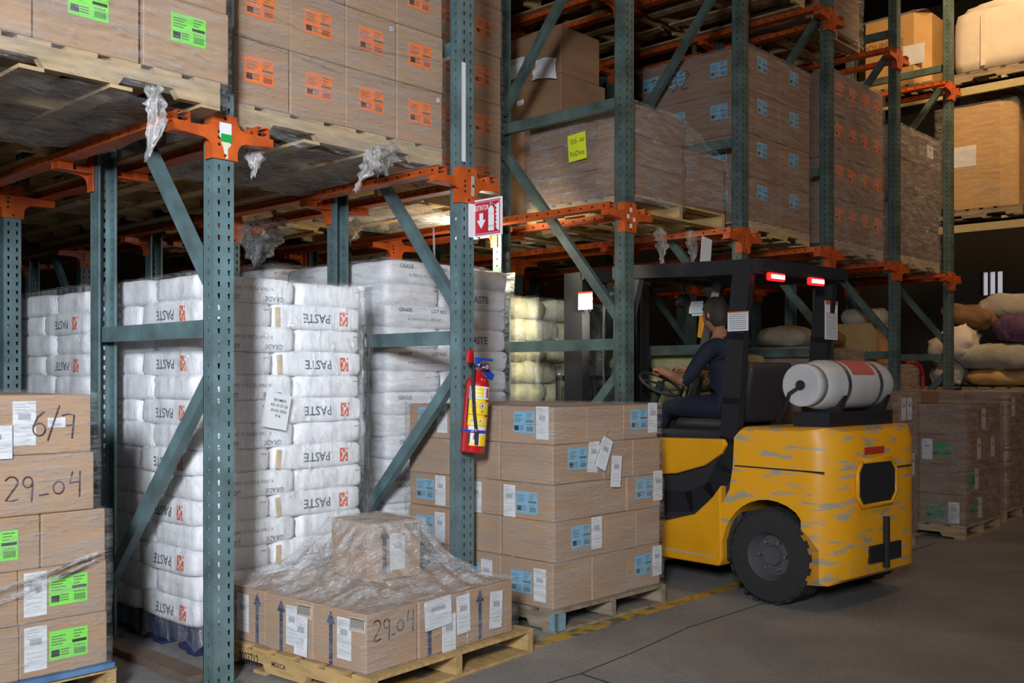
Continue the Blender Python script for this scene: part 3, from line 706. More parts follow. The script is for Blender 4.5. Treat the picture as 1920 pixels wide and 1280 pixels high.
# third bay, khaki sacks in front of the forklift
f = Frame(3.24, 1.24, R(1))
pallet(f, 0, 1.12, 1.05, 'wooden pallet under the khaki sacks before the forklift mast', M_WOOD_Y)
bag_stack(f, 0.14, 11, 0.165, 1.12, 1.05, 0.48, 'khaki sack', 'stack before forklift mast', False, M_SACK, False, 0, 'sack', 0.016, 4.2)
wrap(f, -0.02, -0.02, 1.14, 1.07, 0.2, 1.96, F_VERT, 'clear film round the khaki sacks beyond the mast', 0.012, 9)
f = Frame(4.68, 0.45, R(-1))
pallet(f, 0, 1.1, 1.05, 'wooden pallet under khaki sacks in the fourth bay', M_WOOD_Y)
bag_stack(f, 0.14, 9, 0.155, 1.10, 1.05, 0.48, 'khaki sack', 'stack beyond driver', False, M_SACK, False, 3, 'sack', 0.016, 4.0)

# ------------------------------------------------------------------ floor level box loads
# left stack
f = Frame(-1.128, 0.20)
pallet(f, 0.012, 0.79, 1.0, 'wooden pallet with blue painted deck under the left box stack', M_WOOD_Y)
b = MB(); b.box(-0.02, -0.02, 0, 0.775, 0.10, 0.022); X, Y = f(0, 0)
tag(b.build('plywood_sheet', [M_BLUEWOOD], None, (X, Y, 0.131)), 'blue painted board between pallet and left box stack', 'board')
rows = [dict(h=0.217, cols=[0.40, 0.356], d=0.33, n=3, F={1: [('F', 'slip', -0.115, 0.115), ('F', 'green', 0.015, 0.112)]}, right=True),
        dict(h=0.216, cols=[0.40, 0.356], d=0.33, n=3, F={1: [('F', 'slip', -0.113, 0.115), ('F', 'green', 0.018, 0.115)]}),
        dict(h=0.215, cols=[0.478, 0.264], d=0.33, n=3, F={0: [('F', 'green', 0.075, 0.105)]}),
        dict(h=0.239, cols=[0.700], d=0.5, n=2), dict(h=0.239, cols=[0.686], d=0.5, n=2, F={0: [('F', 'slip', 0.075, 0.125), ('F', 'small', 0.200, 0.125), ('F', 'sheet', -0.06, 0.055, 0, 0.012)]})]
ob, zt = load(f, 0.154, rows, 'brown box', 'left edge stack')
b = MB(); hand(b, '29', -0.01, 0.062, 0.095, 0.006, -0.2535); hand(b, '-', 0.118, 0.045, 0.085, 0.006, -0.2535); hand(b, '04', 0.172, 0.062, 0.095, 0.006, -0.2535)
b.build('handwriting', M_MARK, ob[3, 0, 0])['label'] = 'dark handwritten 29-04'
b = MB(); hand(b, '6/7', 0.10, 0.07, 0.10, 0.006, -0.2545, 0, 0.95); b.build('handwriting', M_MARK, ob[4, 0, 0])['label'] = 'purple handwritten 6/7'
wrap(f, -0.01, -0.012, 0.762, 1.0, 0.16, 0.80, F_SIDE, 'clear film round the lower boxes of the left stack', 0.005, 1, False)
wrap(f, -0.01, -0.012, 0.712, 1.0, 0.81, 1.285, F_SIDE, 'clear film round the two upper boxes of the left stack', 0.005, 2, True)
rags = MB()
o = rag([(-1.08, 0.165, 0.47), (-0.75, 0.165, 0.545), (-0.40, 0.165, 0.63)], 'bunched shiny film band rising across the left box stack', 0.05, F_TENT, 3, 16, 'film_band')
rag([(-1.08, 0.170, 0.42), (-0.75, 0.168, 0.50), (-0.42, 0.168, 0.60)], 'second lower film band across the left box stack', 0.035, F_TENT, 9, 16, 'film_band')

# pile with the tent of film
f = Frame(0.315, -0.655, R(3))
fp = Frame(0.30, -0.70, R(3.5))
pr = pallet(fp, 0, 1.07, 1.12, 'yellow pine pallet stamped with black numbers under the low film-covered pile', M_WOOD_Y)
for t_, s_, x_, z_, k_ in (('2003712', 0.068, 0.30, 0.056, 0.62), ('MEXCA', 0.03, 0.52, 0.062, 1), ('4', 0.06, 0.92, 0.045, 1)):
    b = MB(); add_text(b, t_, s_, x_, z_, 0, 0, sx=k_, bold=True); b.v = [(-0.0016, 1.12 - x, z) for x, y, z in b.v]
    b.build('stencil', M_INK, pr)['label'] = 'black stencilled %s' % t_
rows = [dict(h=0.252, cols=[0.30, 0.315, 0.325], d=0.345, n=3,
     F={1: [('F', 'arrow', -0.09, 0.12), ('F', 'slip', 0.035, 0.075), ('F', 'sheet', -0.045, 0.185, R(-3), 0.010), ('F', 'slip', 0.12, 0.15, R(-2), 0.010)], 2: [('F', 'arrow', -0.075, 0.125), ('F', 'slip', 0.03, 0.13, R(3), 0.008)]},
     L={0: [('L', 'arrow', -0.05, 0.12), ('L', 'slip', 0.035, 0.13), ('L', 'barcode', 0.12, 0.20)], 1: [('L', 'arrow', -0.05, 0.12), ('L', 'slip', 0.03, 0.13), ('L', 'barcode', 0.115, 0.205), ('L', 'slip', 0.105, 0.10, R(2), 0.012)], 2: [('L', 'slip', 0.0, 0.13), ('L', 'arrow', 0.11, 0.12)]}, right=True)]
ob, zt = load(f, 0.1195, rows, 'brown box with arrow print', 'low film-covered pile')
b = MB(); hand(b, '29', -0.115, 0.13, 0.085, 0.0065, -0.1725); hand(b, '-', -0.01, 0.12, 0.05, 0.0065, -0.1725); hand(b, '04', 0.02, 0.135, 0.085, 0.0065, -0.1725); b.build('handwriting', M_INK, ob[0, 0, 0])['label'] = 'black handwritten 29-04'
cbox(0.885, -0.02, 0.3725, 0.31, 0.33, 0.275, 'single brown box on top of the low pile under the film tent', 'boxes of the low film-covered pile', R(-6),
     [('F', 'arrow', -0.06, 0.14), ('F', 'slip', 0.015, 0.13), ('F', 'barcode', 0.095, 0.235)])
b = MB(); n = 96; x0, x1, y0, y1 = -0.02, 0.975, -0.018, 1.06; ft = Frame(0.315, -0.655, R(3))
for i in range(n + 1):
    for j in range(n + 1):
        x = x0 + (x1 - x0) * i / n; y = y0 + (y1 - y0) * j / n
        cx, cy = 0.603, 0.604; hx, hy = 0.165, 0.175
        dx = max(0, abs(x - cx) - hx); dy = max(0, abs(y - cy) - hy); di = math.hypot(dx, dy)
        do = min(x - x0, x1 - x, y - y0, y1 - y) 
        t = di / (di + do + 1e-6) if di > 0 else 0
        z = 0.379 + 0.275 * (1 - t) ** 1.7
        z += (noise.noise(Vector((x * 9, y * 9, 1))) * 0.010 + noise.noise(Vector((x * 30, y * 22, 4))) * 0.006) * (0.5 + math.sin(PI * t))
        ang = math.atan2(y - cy, x - cx); z += 0.013 * math.sin(ang * 19 + 5 * noise.noise(Vector((x * 3, y * 3, 8)))) * math.sin(PI * t)
        b.v.append((x, y, z))
for i in range(n):
    for j in range(n): a = i * (n + 1) + j; b.f.append((a, a + 1, a + n + 2, a + n + 1)); b.m.append(0)
X, Y = ft(0, 0)
tag(b.build('stretch_wrap', F_TENT, None, (X, Y, 0), (0, 0, ft.r), smooth=True), 'tent of crumpled shiny film draped over the low pile and its single top box', 'film')
wrap(ft, -0.012, -0.012, 0.962, 1.05, 0.125, 0.375, F_SIDE, 'clear film round the sides of the low pile', 0.005, 5, False)

# stack with blue labels
f = Frame(1.705, -0.475, R(-1.2)); fp = Frame(1.70, -0.497, R(-1.3))
pallet(fp, 0, 0.985, 1.15, 'weathered pallet with a light blue corner under the blue labelled boxes', M_WOOD_G)
X, Y = fp(-0.002, -0.002); b = MB(); b.box(0, 0, 0.012, 0.07, 0.015, 0.10); b.box(0, 0.0, 0.012, 0.012, 0.05, 0.10)
for o_ in [b.build('corner_block', mat('pale_blue_paint', (0.22, 0.36, 0.45), 0.7, var=0.3), None, (X - 0.004, Y - 0.014, 0.003), (0, 0, fp.r))]: tag(o_, 'pale blue painted block at the near corner of the weathered pallet', 'block')
BL = lambda u, v, t=0: [('F', 'blue', u, v), ('F', 'slip', u + 0.135, v + 0.005, t)]
LL = lambda u, v: [('L', 'blue', u, v), ('L', 'slip', u + 0.135, v)]
rows = [dict(h=0.246, cols=[0.32, 0.31, 0.33], d=0.39, n=3, F={2: BL(0.0, 0.135)}, L={0: LL(-0.035, 0.12), 1: LL(-0.05, 0.12)}, right=True),
        dict(h=0.215, cols=[0.43, 0.29, 0.24], d=0.39, n=3, F={0: BL(0.0, 0.12)}, L={2: LL(-0.05, 0.1)}),
        dict(h=0.196, cols=[0.32, 0.31, 0.33], d=0.39, n=3, F={2: BL(0.0, 0.12)}, L={0: [('L', 'slip', -0.13, 0.09), ('L', 'blue', 0.0, 0.09)], 1: [('L', 'slip', 0.0, 0.09)], 2: LL(-0.05, 0.1)}),
        dict(h=0.212, cols=[0.42, 0.27, 0.27], d=0.39, n=3, F={0: BL(-0.01, 0.13, R(6))}),
        dict(h=0.200, cols=[0.28, 0.33, 0.33], d=0.39, n=3, F={2: BL(-0.02, 0.115)}, L={0: LL(-0.02, 0.115), 2: LL(-0.03, 0.12)})]
load(f, 0.1195, rows, 'brown box', 'blue labelled stack', jit=0.007)
for (x, z, t, kind, l) in ((0.395, 0.905, R(24), 'slip', 'tilted white delivery slip hanging on the blue labelled stack'), (0.50, 0.80, R(5), 'slip', 'lower white slip hanging below the tilted one on the blue labelled stack')):
    X, Y = f(x, -0.030); o = put('delivery_slip', sticker(kind), None, (X, Y, z + 0.02), (0, t, f.r)); tag(o, l, 'paper', 'slips on the blue labelled stack')
wrap(f, -0.012, -0.014, 0.972, 1.185, 0.12, 0.985, F_SIDE, 'clear film round the lower rows of the blue labelled stack', 0.005, 11, False)
wrap(f, -0.012, -0.014, 0.950, 1.185, 0.985, 1.193, F_SIDE, 'clear film over the top row of the blue labelled stack', 0.005, 12, True)
X, Y = f(0.30, -0.03); rag([(X, Y, 0.88), (X + 0.06, Y, 0.97), (X + 0.13, Y, 1.06)], 'thin twisted film strand on the front of the blue labelled stack', 0.014, F_RAG, 2)

# far stacks on the floor beyond the forklift
def farstack(x, y, w, d, z0, hs, cols, desc, where, F=None, L=None, m=M_CARD2, film=F_SIDE2, rz=0):
    f = Frame(x, y, R(rz)); pallet(f, 0, w, d, 'wooden pallet under the %s' % where, M_WOOD)
    rows = [dict(h=h, cols=c, d=d / 3, n=3, F=(F or {}).get(i, {}), L=(L or {}).get(i, {}), right=i == 0) for i, (h, c) in enumerate(zip(hs, cols))]
    ob, zt = load(f, z0, rows, desc, where, m=m)
    if film: wrap(f, -0.012, -0.012, w + 0.01, d + 0.01, z0 - 0.02, zt + 0.004, film, 'clear film round the %s' % where, 0.007, x)
    return f, zt
sl = lambda u, v: ('F', 'slip', u, v)
farstack(4.72, -0.86, 0.96, 1.0, 0.1195, [0.22] * 5, [[0.32] * 3, [0.48, 0.48], [0.32] * 3, [0.48, 0.48], [0.32] * 3], 'brown box', 'stack behind forklift',
    {0: {2: [sl(0, .1)]}, 1: {1: [sl(-0.05, .1)]}, 2: {2: [sl(0.1, 0.1)]}, 3: {1: [sl(0.0, .12)]}, 4: {2: [sl(-0.08, .1), sl(0.04, .1)]}})
farstack(6.28, -1.04, 0.92, 1.15, 0.1195, [0.25, 0.25, 0.25, 0.25], [[0.46, 0.46], [0.30, 0.31, 0.31], [0.46, 0.46], [0.30, 0.31, 0.31]], 'brown box with green label', 'stack right of forklift',
    {0: {0: [('F', 'dgreen', 0.0, 0.13), sl(0.13, .12)]}, 1: {0: [('F', 'dgreen', 0.0, .13), sl(0.12, .12)]}, 2: {0: [sl(0.1, .12)], 1: [sl(0.0, .12)]}, 3: {1: [sl(0, .12)]}},
    {0: {0: [('L', 'dgreen', -0.05, 0.10), ('L', 'slip', 0.10, 0.10)]}, 2: {0: [('L', 'slip', -0.12, 0.12), ('L', 'dgreen', 0.0, 0.12)]}, 1: {1: [('L', 'slip', 0.1, 0.12)]}})
cbox(6.62, -0.35, 1.12, 0.50, 0.55, 0.10, 'flat brown box on top of the stack right of the forklift', 'boxes of the stack right of the forklift', 0.05, (), M_CARD2)
farstack(7.55, -0.98, 1.0, 1.1, 0.1195, [0.27, 0.27, 0.27, 0.27], [[0.5, 0.5], [0.5, 0.5], [0.5, 0.5], [0.5, 0.5]], 'brown box', 'right edge stack', {3: {0: [sl(-0.05, .14)]}})
farstack(6.10, 0.25, 1.2, 1.1, 0.1195, [0.30] * 5, [[0.6, 0.6]] * 5, 'dark brown box', 'stack beyond gas tank')
farstack(7.62, 0.30, 1.2, 1.1, 0.1195, [0.34] * 4, [[0.6, 0.6]] * 4, 'dark brown box', 'stack under loose sacks')
cbox(7.95, 0.55, 1.482, 0.45, 0.42, 0.42, 'tall orange-brown box on the stack in the sixth bay', 'boxes in the sixth bay near the sacks', 0.1, (), M_KRAFT)
for k, (x, y, z, w_, d_, h_, rz, m_, l) in enumerate([
    (8.45, 0.62, 1.47, 0.70, 0.5, 0.22, 0.3, M_SACKW, 'pale sack lying on the stack in the sixth bay'),
    (8.50, 0.72, 1.68, 0.65, 0.5, 0.20, -0.2, M_SACKB, 'brown sack on the pale sack in the sixth bay'),
    (8.45, 0.72, 1.87, 0.75, 0.5, 0.24, 0.15, M_SACKW, 'topmost pale sack in the sixth bay below the upper pallet'),
    (6.35, 0.60, 1.62, 0.60, 0.5, 0.20, 0.2, M_SACKW, 'pale sack left on top of boxes in the fifth bay'),
    (6.95, 0.60, 1.62, 0.55, 0.5, 0.19, -0.2, M_SACKB, 'brown sack right on top of boxes in the fifth bay')]):
    bag(x, y, z, w_, d_, h_, l, 'loose sacks on box stacks', rz, m_, name='sack', puff=2.6, wr=0.02)

# ------------------------------------------------------------------ lower rack level
OB = lambda u, v: [('F', 'orange', u, v)]
# left bay, green labels
f = Frame(-1.206, -0.115)
PZ = RT
pallet(f, PZ, 1.17, 1.15, 'pallet wrapped in film under the green labelled boxes, upper left', M_WOOD, True)
ZL = PZ + 0.1185
G1 = [('F', 'green', 0.005, 0.185)]
load(f, ZL, [dict(h=0.30, cols=[0.400, 0.420, 0.386], d=0.39, n=3, F={0: G1, 1: G1, 2: G1}), dict(h=0.30, cols=[0.44, 0.38, 0.386], d=0.39, n=3), dict(h=0.30, cols=[0.400, 0.420, 0.386], d=0.39, n=3)], 'brown box with green label', 'upper left load', jit=0.012)
wrap(f, -0.012, -0.03, 1.20, 1.18, PZ + 0.012, ZL + 0.89, F_SIDE, 'clear film round the green labelled load at upper left', 0.006, 21, False)
# first bay, orange labels
f = Frame(0.128, 0.09)
pallet(f, PZ, 1.31, 1.15, 'pallet under the orange labelled boxes of the first bay', M_WOOD, True)
rows = []
for r_ in range(4):
    off = 0.0 if r_ % 2 == 0 else 0.004
    rows.append(dict(h=0.303, cols=[0.329] * 4, d=0.38, n=3, F={c: OB(0.0 - 0.01 * r_ / 3, 0.165) + ([('F', 'dot', 0.13, 0.26)] if (r_, c) in ((0, 3), (1, 2)) else []) for c in range(4)}, right=False))
load(f, ZL, rows, 'brown box with orange label', 'first bay upper load', jit=0.003)
wrap(f, -0.004, -0.010, 1.322, 1.16, PZ - 0.02, ZL + 1.21, F_SIDE, 'clear film round the orange labelled load between the two nearest frames', 0.004, 22, False, rag=0.03)
# second bay set back
f = Frame(1.70, 0.95)
pallet(f, PZ, 1.12, 1.15, 'pallet lit from below under the orange labelled load set back in the second bay', M_WOOD_Y, True)
load(f, ZL, [dict(h=0.335, cols=[0.373] * 3, d=0.38, n=3, F={c: OB(0.0, 0.17) for c in range(3)}) for r_ in range(5)], 'brown box with orange label', 'set-back second bay load')
wrap(f, -0.01, -0.012, 1.13, 1.16, PZ - 0.01, ZL + 1.675, F_SIDE, 'clear film round the set-back orange labelled load', 0.004, 23, False)
# third bay, yellow note
f = Frame(3.20, 0.10)
pallet(f, PZ, 1.20, 0.95, 'yellow pallet under the film-wrapped load with the yellow note', M_WOOD_Y)
load(f, ZL, [dict(h=0.205, cols=[0.60, 0.60], d=0.31, n=3), dict(h=0.205, cols=[0.60, 0.60], d=0.31, n=3), dict(h=0.205, cols=[0.60], d=0.31, n=3), ], 'brown box', 'yellow note load', m=M_CARD2)
wrap(f, -0.012, -0.012, 0.615, 0.945, PZ + 0.06, ZL + 0.625, F_SIDE2, 'shiny film round the load with the yellow note', 0.010, 24)
b = MB(); nu = 30; nv = 16
for i in range(nu + 1):
    for j in range(nv + 1):
        u, v = i / nu, j / nv
        x = 0.60 + 0.62 * u; zt_ = 3.215 - 0.23 * u ** 0.8 - 0.02 * math.sin(u * 14); z = 2.60 + (zt_ - 2.60) * v; y = -0.02 - 0.03 * (1 - v) * u + 0.018 * noise.noise(Vector((x * 6, z * 9, 3)))
        b.v.append((x, y, z))
for i in range(nu):
    for j in range(nv): a = i * (nv + 1) + j; b.f.append((a, a + 1, a + nv + 2, a + nv + 1)); b.m.append(0)
X, Y = f(0, 0); tag(b.build('loose_film', F_RAG if 0 else F_SIDE2, None, (X, Y, 0), smooth=True), 'loose curtain of torn film sloping down over the right boxes of the yellow note load', 'film', 'clear stretch films')
b = MB(); b.box(-0.08, -0.003, -0.095, 0.08, -0.0005, 0.095); hand(b, '716.00', -0.066, 0.025, 0.040, 0.004, -0.0036, 1, 0.95); add_text(b, 'FeDez', 0.05, 0, -0.045, -0.0036, 1)
tag(b.build('paper_note', [M_NOTE, M_INK], None, (3.165, 0.545, 2.965), (0, R(-4), -PI / 2)), 'bright yellow handwritten note on the wrapped load', 'note')
# third bay, tall stack behind
f = Frame(3.74, 1.18)
pallet(f, PZ, 0.70, 1.15, 'pallet under the tall dark boxes behind the yellow note load', M_WOOD)
load(f, ZL, [dict(h=0.40, cols=[0.62], d=0.56, n=2)] * 2 + [dict(h=0.36, cols=[0.58], d=0.56, n=2, L={0: [('L', 'small', -0.15, 0.2)]}), dict(h=0.38, cols=[0.50], d=0.56, n=2)], 'tall brown box', 'load behind yellow note', m=M_CARD2)
for (y, z, t, l) in ((1.30, 3.80, 8, 'crumpled white sheet, nearer of two on the tall dark boxes'), (1.62, 3.86, -5, 'crumpled white sheet, farther of two on the tall dark boxes')):
    b = MB(); K = 8
    for i in range(K + 1):
        for j in range(K + 1): u, v = i / K - .5, j / K - .5; b.v.append((u * 0.24 * (1 - 0.15 * v), -0.01 + 0.02 * noise.noise(Vector((u * 4, v * 4, y))), v * 0.16 - 0.05 * u * u))
    for i in range(K):
        for j in range(K): a = i * (K + 1) + j; b.f.append((a, a + 1, a + K + 2, a + K + 1)); b.m.append(0)
    tag(b.build('paper_sheet', M_WHITE, None, (3.70, y, z), (0, R(t), -PI / 2), smooth=True), l, 'paper', 'crumpled sheets on tall boxes')
# fourth bay, blue labels
f = Frame(4.73, 0.10)
pallet(f, PZ, 1.08, 1.05, 'pallet under the tall blue labelled load', M_WOOD_Y, True)
BB = lambda: [('F', 'blue', -0.02, 0.24)]
rows = [dict(h=0.345, cols=[0.54, 0.54], d=0.50, n=2, F={0: BB(), 1: BB()}, L={0: [('L', 'blue', 0.0, 0.20)], 1: [('L', 'blue', -0.16, 0.20), ('L', 'blue', 0.10, 0.20)]}) for _ in range(4)]
ob, zt = load(f, ZL, rows, 'large brown box with blue label', 'fourth bay load', m=M_CARD2)
b = MB(); hand(b, '7332', -0.17, 0.10, 0.15, 0.010, 0, 0, 1.15); b.v = [(-0.2735, -x, z) for x, y, z in b.v]; b.build('handwriting', M_INK, ob[3, 0, 1])['label'] = 'black handwritten 7332'
wrap(f, -0.012, -0.012, 1.09, 1.03, PZ + 0.05, ZL + 1.385, F_SIDE, 'clear film round the tall blue labelled load', 0.006, 25)
# fifth and sixth bay
f = Frame(6.26, 0.10)
pallet(f, PZ, 1.12, 1.05, 'pale pallet under the tall load with small orange labels in the fifth bay', M_WOOD, True)
load(f, ZL + 0.0, [dict(h=0.38, cols=[0.28] * 4, d=0.5, n=2, F={c: OB(0, 0.24) for c in range(4)}) for _ in range(4)], 'brown box with orange label', 'fifth bay hazy load', m=M_CARD2)
wrap(f, -0.012, -0.012, 1.13, 1.03, PZ, ZL + 1.53, F_SIDE2, 'hazy film round the load in the fifth bay', 0.006, 26)
f = Frame(7.78, 0.10)
pallet(f, PZ, 1.12, 1.05, 'pale pallet under the dark film-wrapped load in the sixth bay', M_WOOD, True)
load(f, ZL, [dict(h=0.33, cols=[0.56, 0.56], d=0.5, n=2, F={1: [('F', 'sheet', 0.0, 0.18)]} if k == 3 else {}) for k in range(4)], 'dark wrapped box', 'sixth bay load', m=mat('dark_board', (0.16, 0.10, 0.07), 0.7))
wrap(f, -0.012, -0.012, 1.13, 1.03, PZ, ZL + 1.33, F_SIDE2, 'dark hazy film round the load in the sixth bay', 0.008, 27)
# deeper pallets whose undersides show
def deep(x, y, w, d, z, m, where, hgt=0.9, under=False):
    f = Frame(x, y); pallet(f, z, w, d, 'pallet seen from below, %s' % where, m, True)
    cbox(x + w / 2, y + d / 2, z + 0.1185, w - 0.02, d - 0.02, hgt, 'large brown carton, %s' % where, 'cartons deep in the rack', 0, (), M_CARD2)
bays = ['left of the nearest frame', 'in the first bay', 'in the second bay', 'in the third bay', 'in the fourth bay', 'in the fifth bay', 'in the sixth bay']
for bi, x in enumerate((-1.26, 0.16, 1.68, 3.18, 4.68)):
    for k, y in enumerate((1.32, 2.52, 3.75) if bi < 2 else (2.52, 3.75)):
        if bi == 3 and k == 0: continue
        deep(x, y, 1.14, 1.10, PZ, (M_WOOD_Y, M_WOOD)[k % 2], 'lower level, %s, %s row back' % (bays[bi], ORD[k + 1]))
for bi, x in ((2, 1.68), (3, 3.18), (4, 4.68)):
    for k, y in enumerate((0.15, 1.36, 2.56)):
        deep(x, y, 1.14, 1.10, RT2, (M_WOOD, M_WOOD_Y)[k % 2], 'upper level, %s, %s row' % (bays[bi], ORD[k]))
# under-pallet film
def underfilm(x0, y0, x1, y1, z, label, seed, sag=0.03):
    b = MB(); nx, ny = 26, 20
    for i in range(nx + 1):
        for j in range(ny + 1):
            x = x0 + (x1 - x0) * i / nx; y = y0 + (y1 - y0) * j / ny
            b.v.append((x, y, z - sag * (0.4 + noise.noise(Vector((x * 4, y * 3, seed)))) - 0.012 * noise.noise(Vector((x * 15, y * 9, seed)))))
    for i in range(nx):
        for j in range(ny): a = i * (ny + 1) + j; b.f.append((a, a + 1, a + ny + 2, a + ny + 1)); b.m.append(0)
    tag(b.build('under_film', F_UNDER, None, smooth=True), label, 'film', 'films sagging under pallets')
underfilm(-1.20, -0.10, -0.04, 1.02, PZ + 0.002, 'dusty film sagging under the green labelled load', 1)
underfilm(0.30, 0.12, 1.30, 1.2, PZ + 0.0, 'dusty film sagging under the orange labelled load of the first bay', 2)
underfilm(1.76, 0.98, 2.70, 2.0, PZ + 0.0, 'brightly lit film sagging under the set-back load', 3)
rag([(-0.33, -0.10, 2.52), (-0.32, -0.12, 2.38), (-0.37, -0.12, 2.20)], 'torn white film end hanging under the green labelled load', 0.065, F_RAG, 1)
rag([(0.27, 0.10, 2.47), (0.26, 0.08, 2.36), (0.25, 0.08, 2.26)], 'torn film end hanging beside the nearest bracket', 0.07, F_RAG, 4)
rag([(0.95, 0.07, 2.52), (0.90, 0.05, 2.40), (0.80, 0.04, 2.27)], 'torn film rag hanging under the orange labelled load, left one', 0.07, F_RAG, 7)
rag([(1.02, 0.06, 2.54), (0.98, 0.05, 2.46), (0.99, 0.04, 2.38)], 'torn film rag hanging under the orange labelled load, right one', 0.13, F_UNDER, 17)
rag([(1.95, 1.6, 2.44), (1.92, 1.55, 2.34), (1.90, 1.5, 2.26)], 'bright film clump hanging under the set-back load', 0.16, F_RAG, 12)
rag([(1.56, 1.9, 2.42), (1.52, 1.95, 2.28), (1.50, 2.0, 2.12)], 'crumpled shiny film clump above the deep white bags', 0.26, F_TENT, 14)
rag([(2.35, 1.15, 2.42), (2.36, 1.15, 2.2), (2.37, 1.15, 1.98)], 'thin film string hanging left of the extinguisher post', 0.012, F_RAG, 22)
rag([(3.55, 0.12, 2.40), (3.56, 0.10, 2.28), (3.55, 0.10, 2.14)], 'film scrap hanging over the forklift roof, left one', 0.075, F_UNDER, 31)
rag([(3.95, 0.12, 2.42), (3.96, 0.10, 2.28), (3.95, 0.10, 2.16)], 'film scrap hanging over the forklift roof, middle one', 0.07, F_UNDER, 33)
b = MB(); b.box(-0.07, -0.002, -0.11, 0.07, 0.0, 0.11); tag(b.build('hanging_paper', M_WHITE, None, (4.10, 0.08, 2.27), (0, R(8), 0)), 'pale paper sheet hanging over the forklift roof beside the film scraps', 'paper')

# ------------------------------------------------------------------ cross rack at the far right
def cream_beam(z, label, x=9.86):
    b = MB(); b.box(x, -4.5, z - 0.06, x + 0.05, 1.95, z + 0.06); b.box(x + 0.0, -4.5, z + 0.03, x + 0.075, 1.95, z + 0.06)
    for y in (-1.9, -0.30, 0.72): b.box(x - 0.012, y, z + 0.061, x + 0.9, y + 0.05, z + 0.09)
    tag(b.build('shelf_beam', M_CREAM), label, 'beam', 'cream shelf beams')
cream_beam(4.70, 'cream shelf beam under the bulk bag, highest one'); cream_beam(3.10, 'cream shelf beam under the big brown carton'); cream_beam(1.02, 'lowest cream shelf beam under the loose sacks')
for y, l in ((1.96, 'far'), (-3.0, 'near')):
    r_ = empty('shelf_frame', (9.84, y, 0)); tag(r_, '%s upright frame of the cross rack' % l, 'rack')
    for x in (0, 1.16): b = MB(); b.box(x, 0, 0, x + 0.09, 0.08, 6.2); b.build('upright', M_GREEN, r_)
    for z in (0.5, 2.0, 3.5, 5.0): b = MB(); b.box(0.09, 0.02, z, 1.16, 0.06, z + 0.06); b.build('horizontal_brace', M_GREEN, r_)
def gaylord(x, y, z, w, d, h, label, m=M_KRAFT, paper=None, lump=0.0, text=None):
    """x = face towards the aisle; extends +x by w, centred on y"""
    root = empty('bulk_carton', (x, y, z)); tag(root, label, 'carton', 'bulk loads on the cross rack'); b = MB(); n = 10
    c = 0.16
    pts = [(0, -d / 2 + c), (c, -d / 2), (w - c, -d / 2), (w, -d / 2 + c), (w, d / 2 - c), (w - c, d / 2), (c, d / 2), (0, d / 2 - c)]
    b.prism(pts, 'z', 0, h); b.build('carton_body', m, root)
    bb = MB(); k = 12
    for i in range(k + 1):
        for j in range(k + 1):
            u, v = i / k, j / k; e = min(u, 1 - u, v, 1 - v); bb.v.append((u * w, (v - .5) * d, h + 0.003 + lump * min(1, e * 4) ** 0.6 + 0.02 * noise.noise(Vector((u * 6, v * 6, y)))))
    for i in range(k):
        for j in range(k): a = i * (k + 1) + j; bb.f.append((a, a + 1, a + k + 2, a + k + 1)); bb.m.append(0)
    bb.build('film_cover', F_SIDE2 if not lump else F_RAG, root, smooth=True)
    if paper: b = MB(); b.box(-0.004, paper[0] - 0.13, paper[1] - 0.12, -0.001, paper[0] + 0.13, paper[1] + 0.12, 0); add = MB(); b.build('paper_label', [M_WHITE], root)
    if text: t = MB(); add_text(t, text, 0.11, 0, h * 0.62, 0, 0); t.v = [(-0.003, -x_ + 0.15, z_) for x_, _, z_ in t.v]; t.build('lettering', mat('brown_print', (0.22, 0.10, 0.03), 0.7), root)
    return root
fz = Frame(9.90, 0.78); pallet(Frame(9.9, 0.56), 4.792, 1.0, 1.02, 'pallet under the glowing orange-brown bulk carton, high right', M_WOOD_G)
gaylord(9.9, 1.06, 4.912, 0.95, 0.92, 0.86, 'orange-brown bulk carton with lumpy wrapped top, high on the right', M_KRAFT, (-0.30, 0.35), 0.10, 'PRODUMATE')
bk = empty('bulk_bag', (9.92, -0.36, 4.90)); tag(bk, 'white woven bulk bag with crumpled top, upper right corner', 'bag', 'bulk loads on the cross rack')
pallet(Frame(9.9, -1.0), 4.792, 1.05, 1.3, 'dark pallet under the white woven bulk bag', M_WOOD_G)
me, _ = bag_mesh(1.0, 1.36, 0.72, M_BULK, 3, 12.0, 0.015, 0.0); put('bag_body', me, bk, (0.5, 0.0, 0.02))
me, _ = bag_mesh(0.96, 1.32, 0.20, M_BULK, 5, 3.4, 0.05, 0.0); put('crumpled_top', me, bk, (0.5, 0.0, 0.64))
b = MB(); b.box(0, 0, 0, 0.006, 0.05, 0.60); b.build('seam_strap', M_BULK, bk, (-0.022, -0.42, 0.06)); b.build('seam_strap', M_BULK, bk, (-0.022, 0.30, 0.06))
pallet(Frame(9.9, -0.46), 3.192, 1.0, 1.05, 'pallet under the big glossy brown carton', M_WOOD_G)
gaylord(9.9, 0.05, 3.312, 0.98, 0.86, 1.20, 'big glossy film-wrapped brown carton with white paper, right side', M_KRAFT, (0.12, 0.62), 0.0, None)
gf = Frame(9.9, -0.38); wrap(gf, -0.02, -0.02, 1.0, 0.88, 3.32, 4.53, F_SIDE, 'glossy film round the big brown carton on the cross rack', 0.006, 40, False)
pallet(Frame(9.9, -1.0), 1.112, 1.0, 1.2, 'dark pallet carrying the loose sacks at the far right', M_WOOD_G)
pallet(Frame(9.9, 0.30), 1.112, 1.0, 0.72, 'dark pallet left of the loose sacks at the far right', M_WOOD_G)
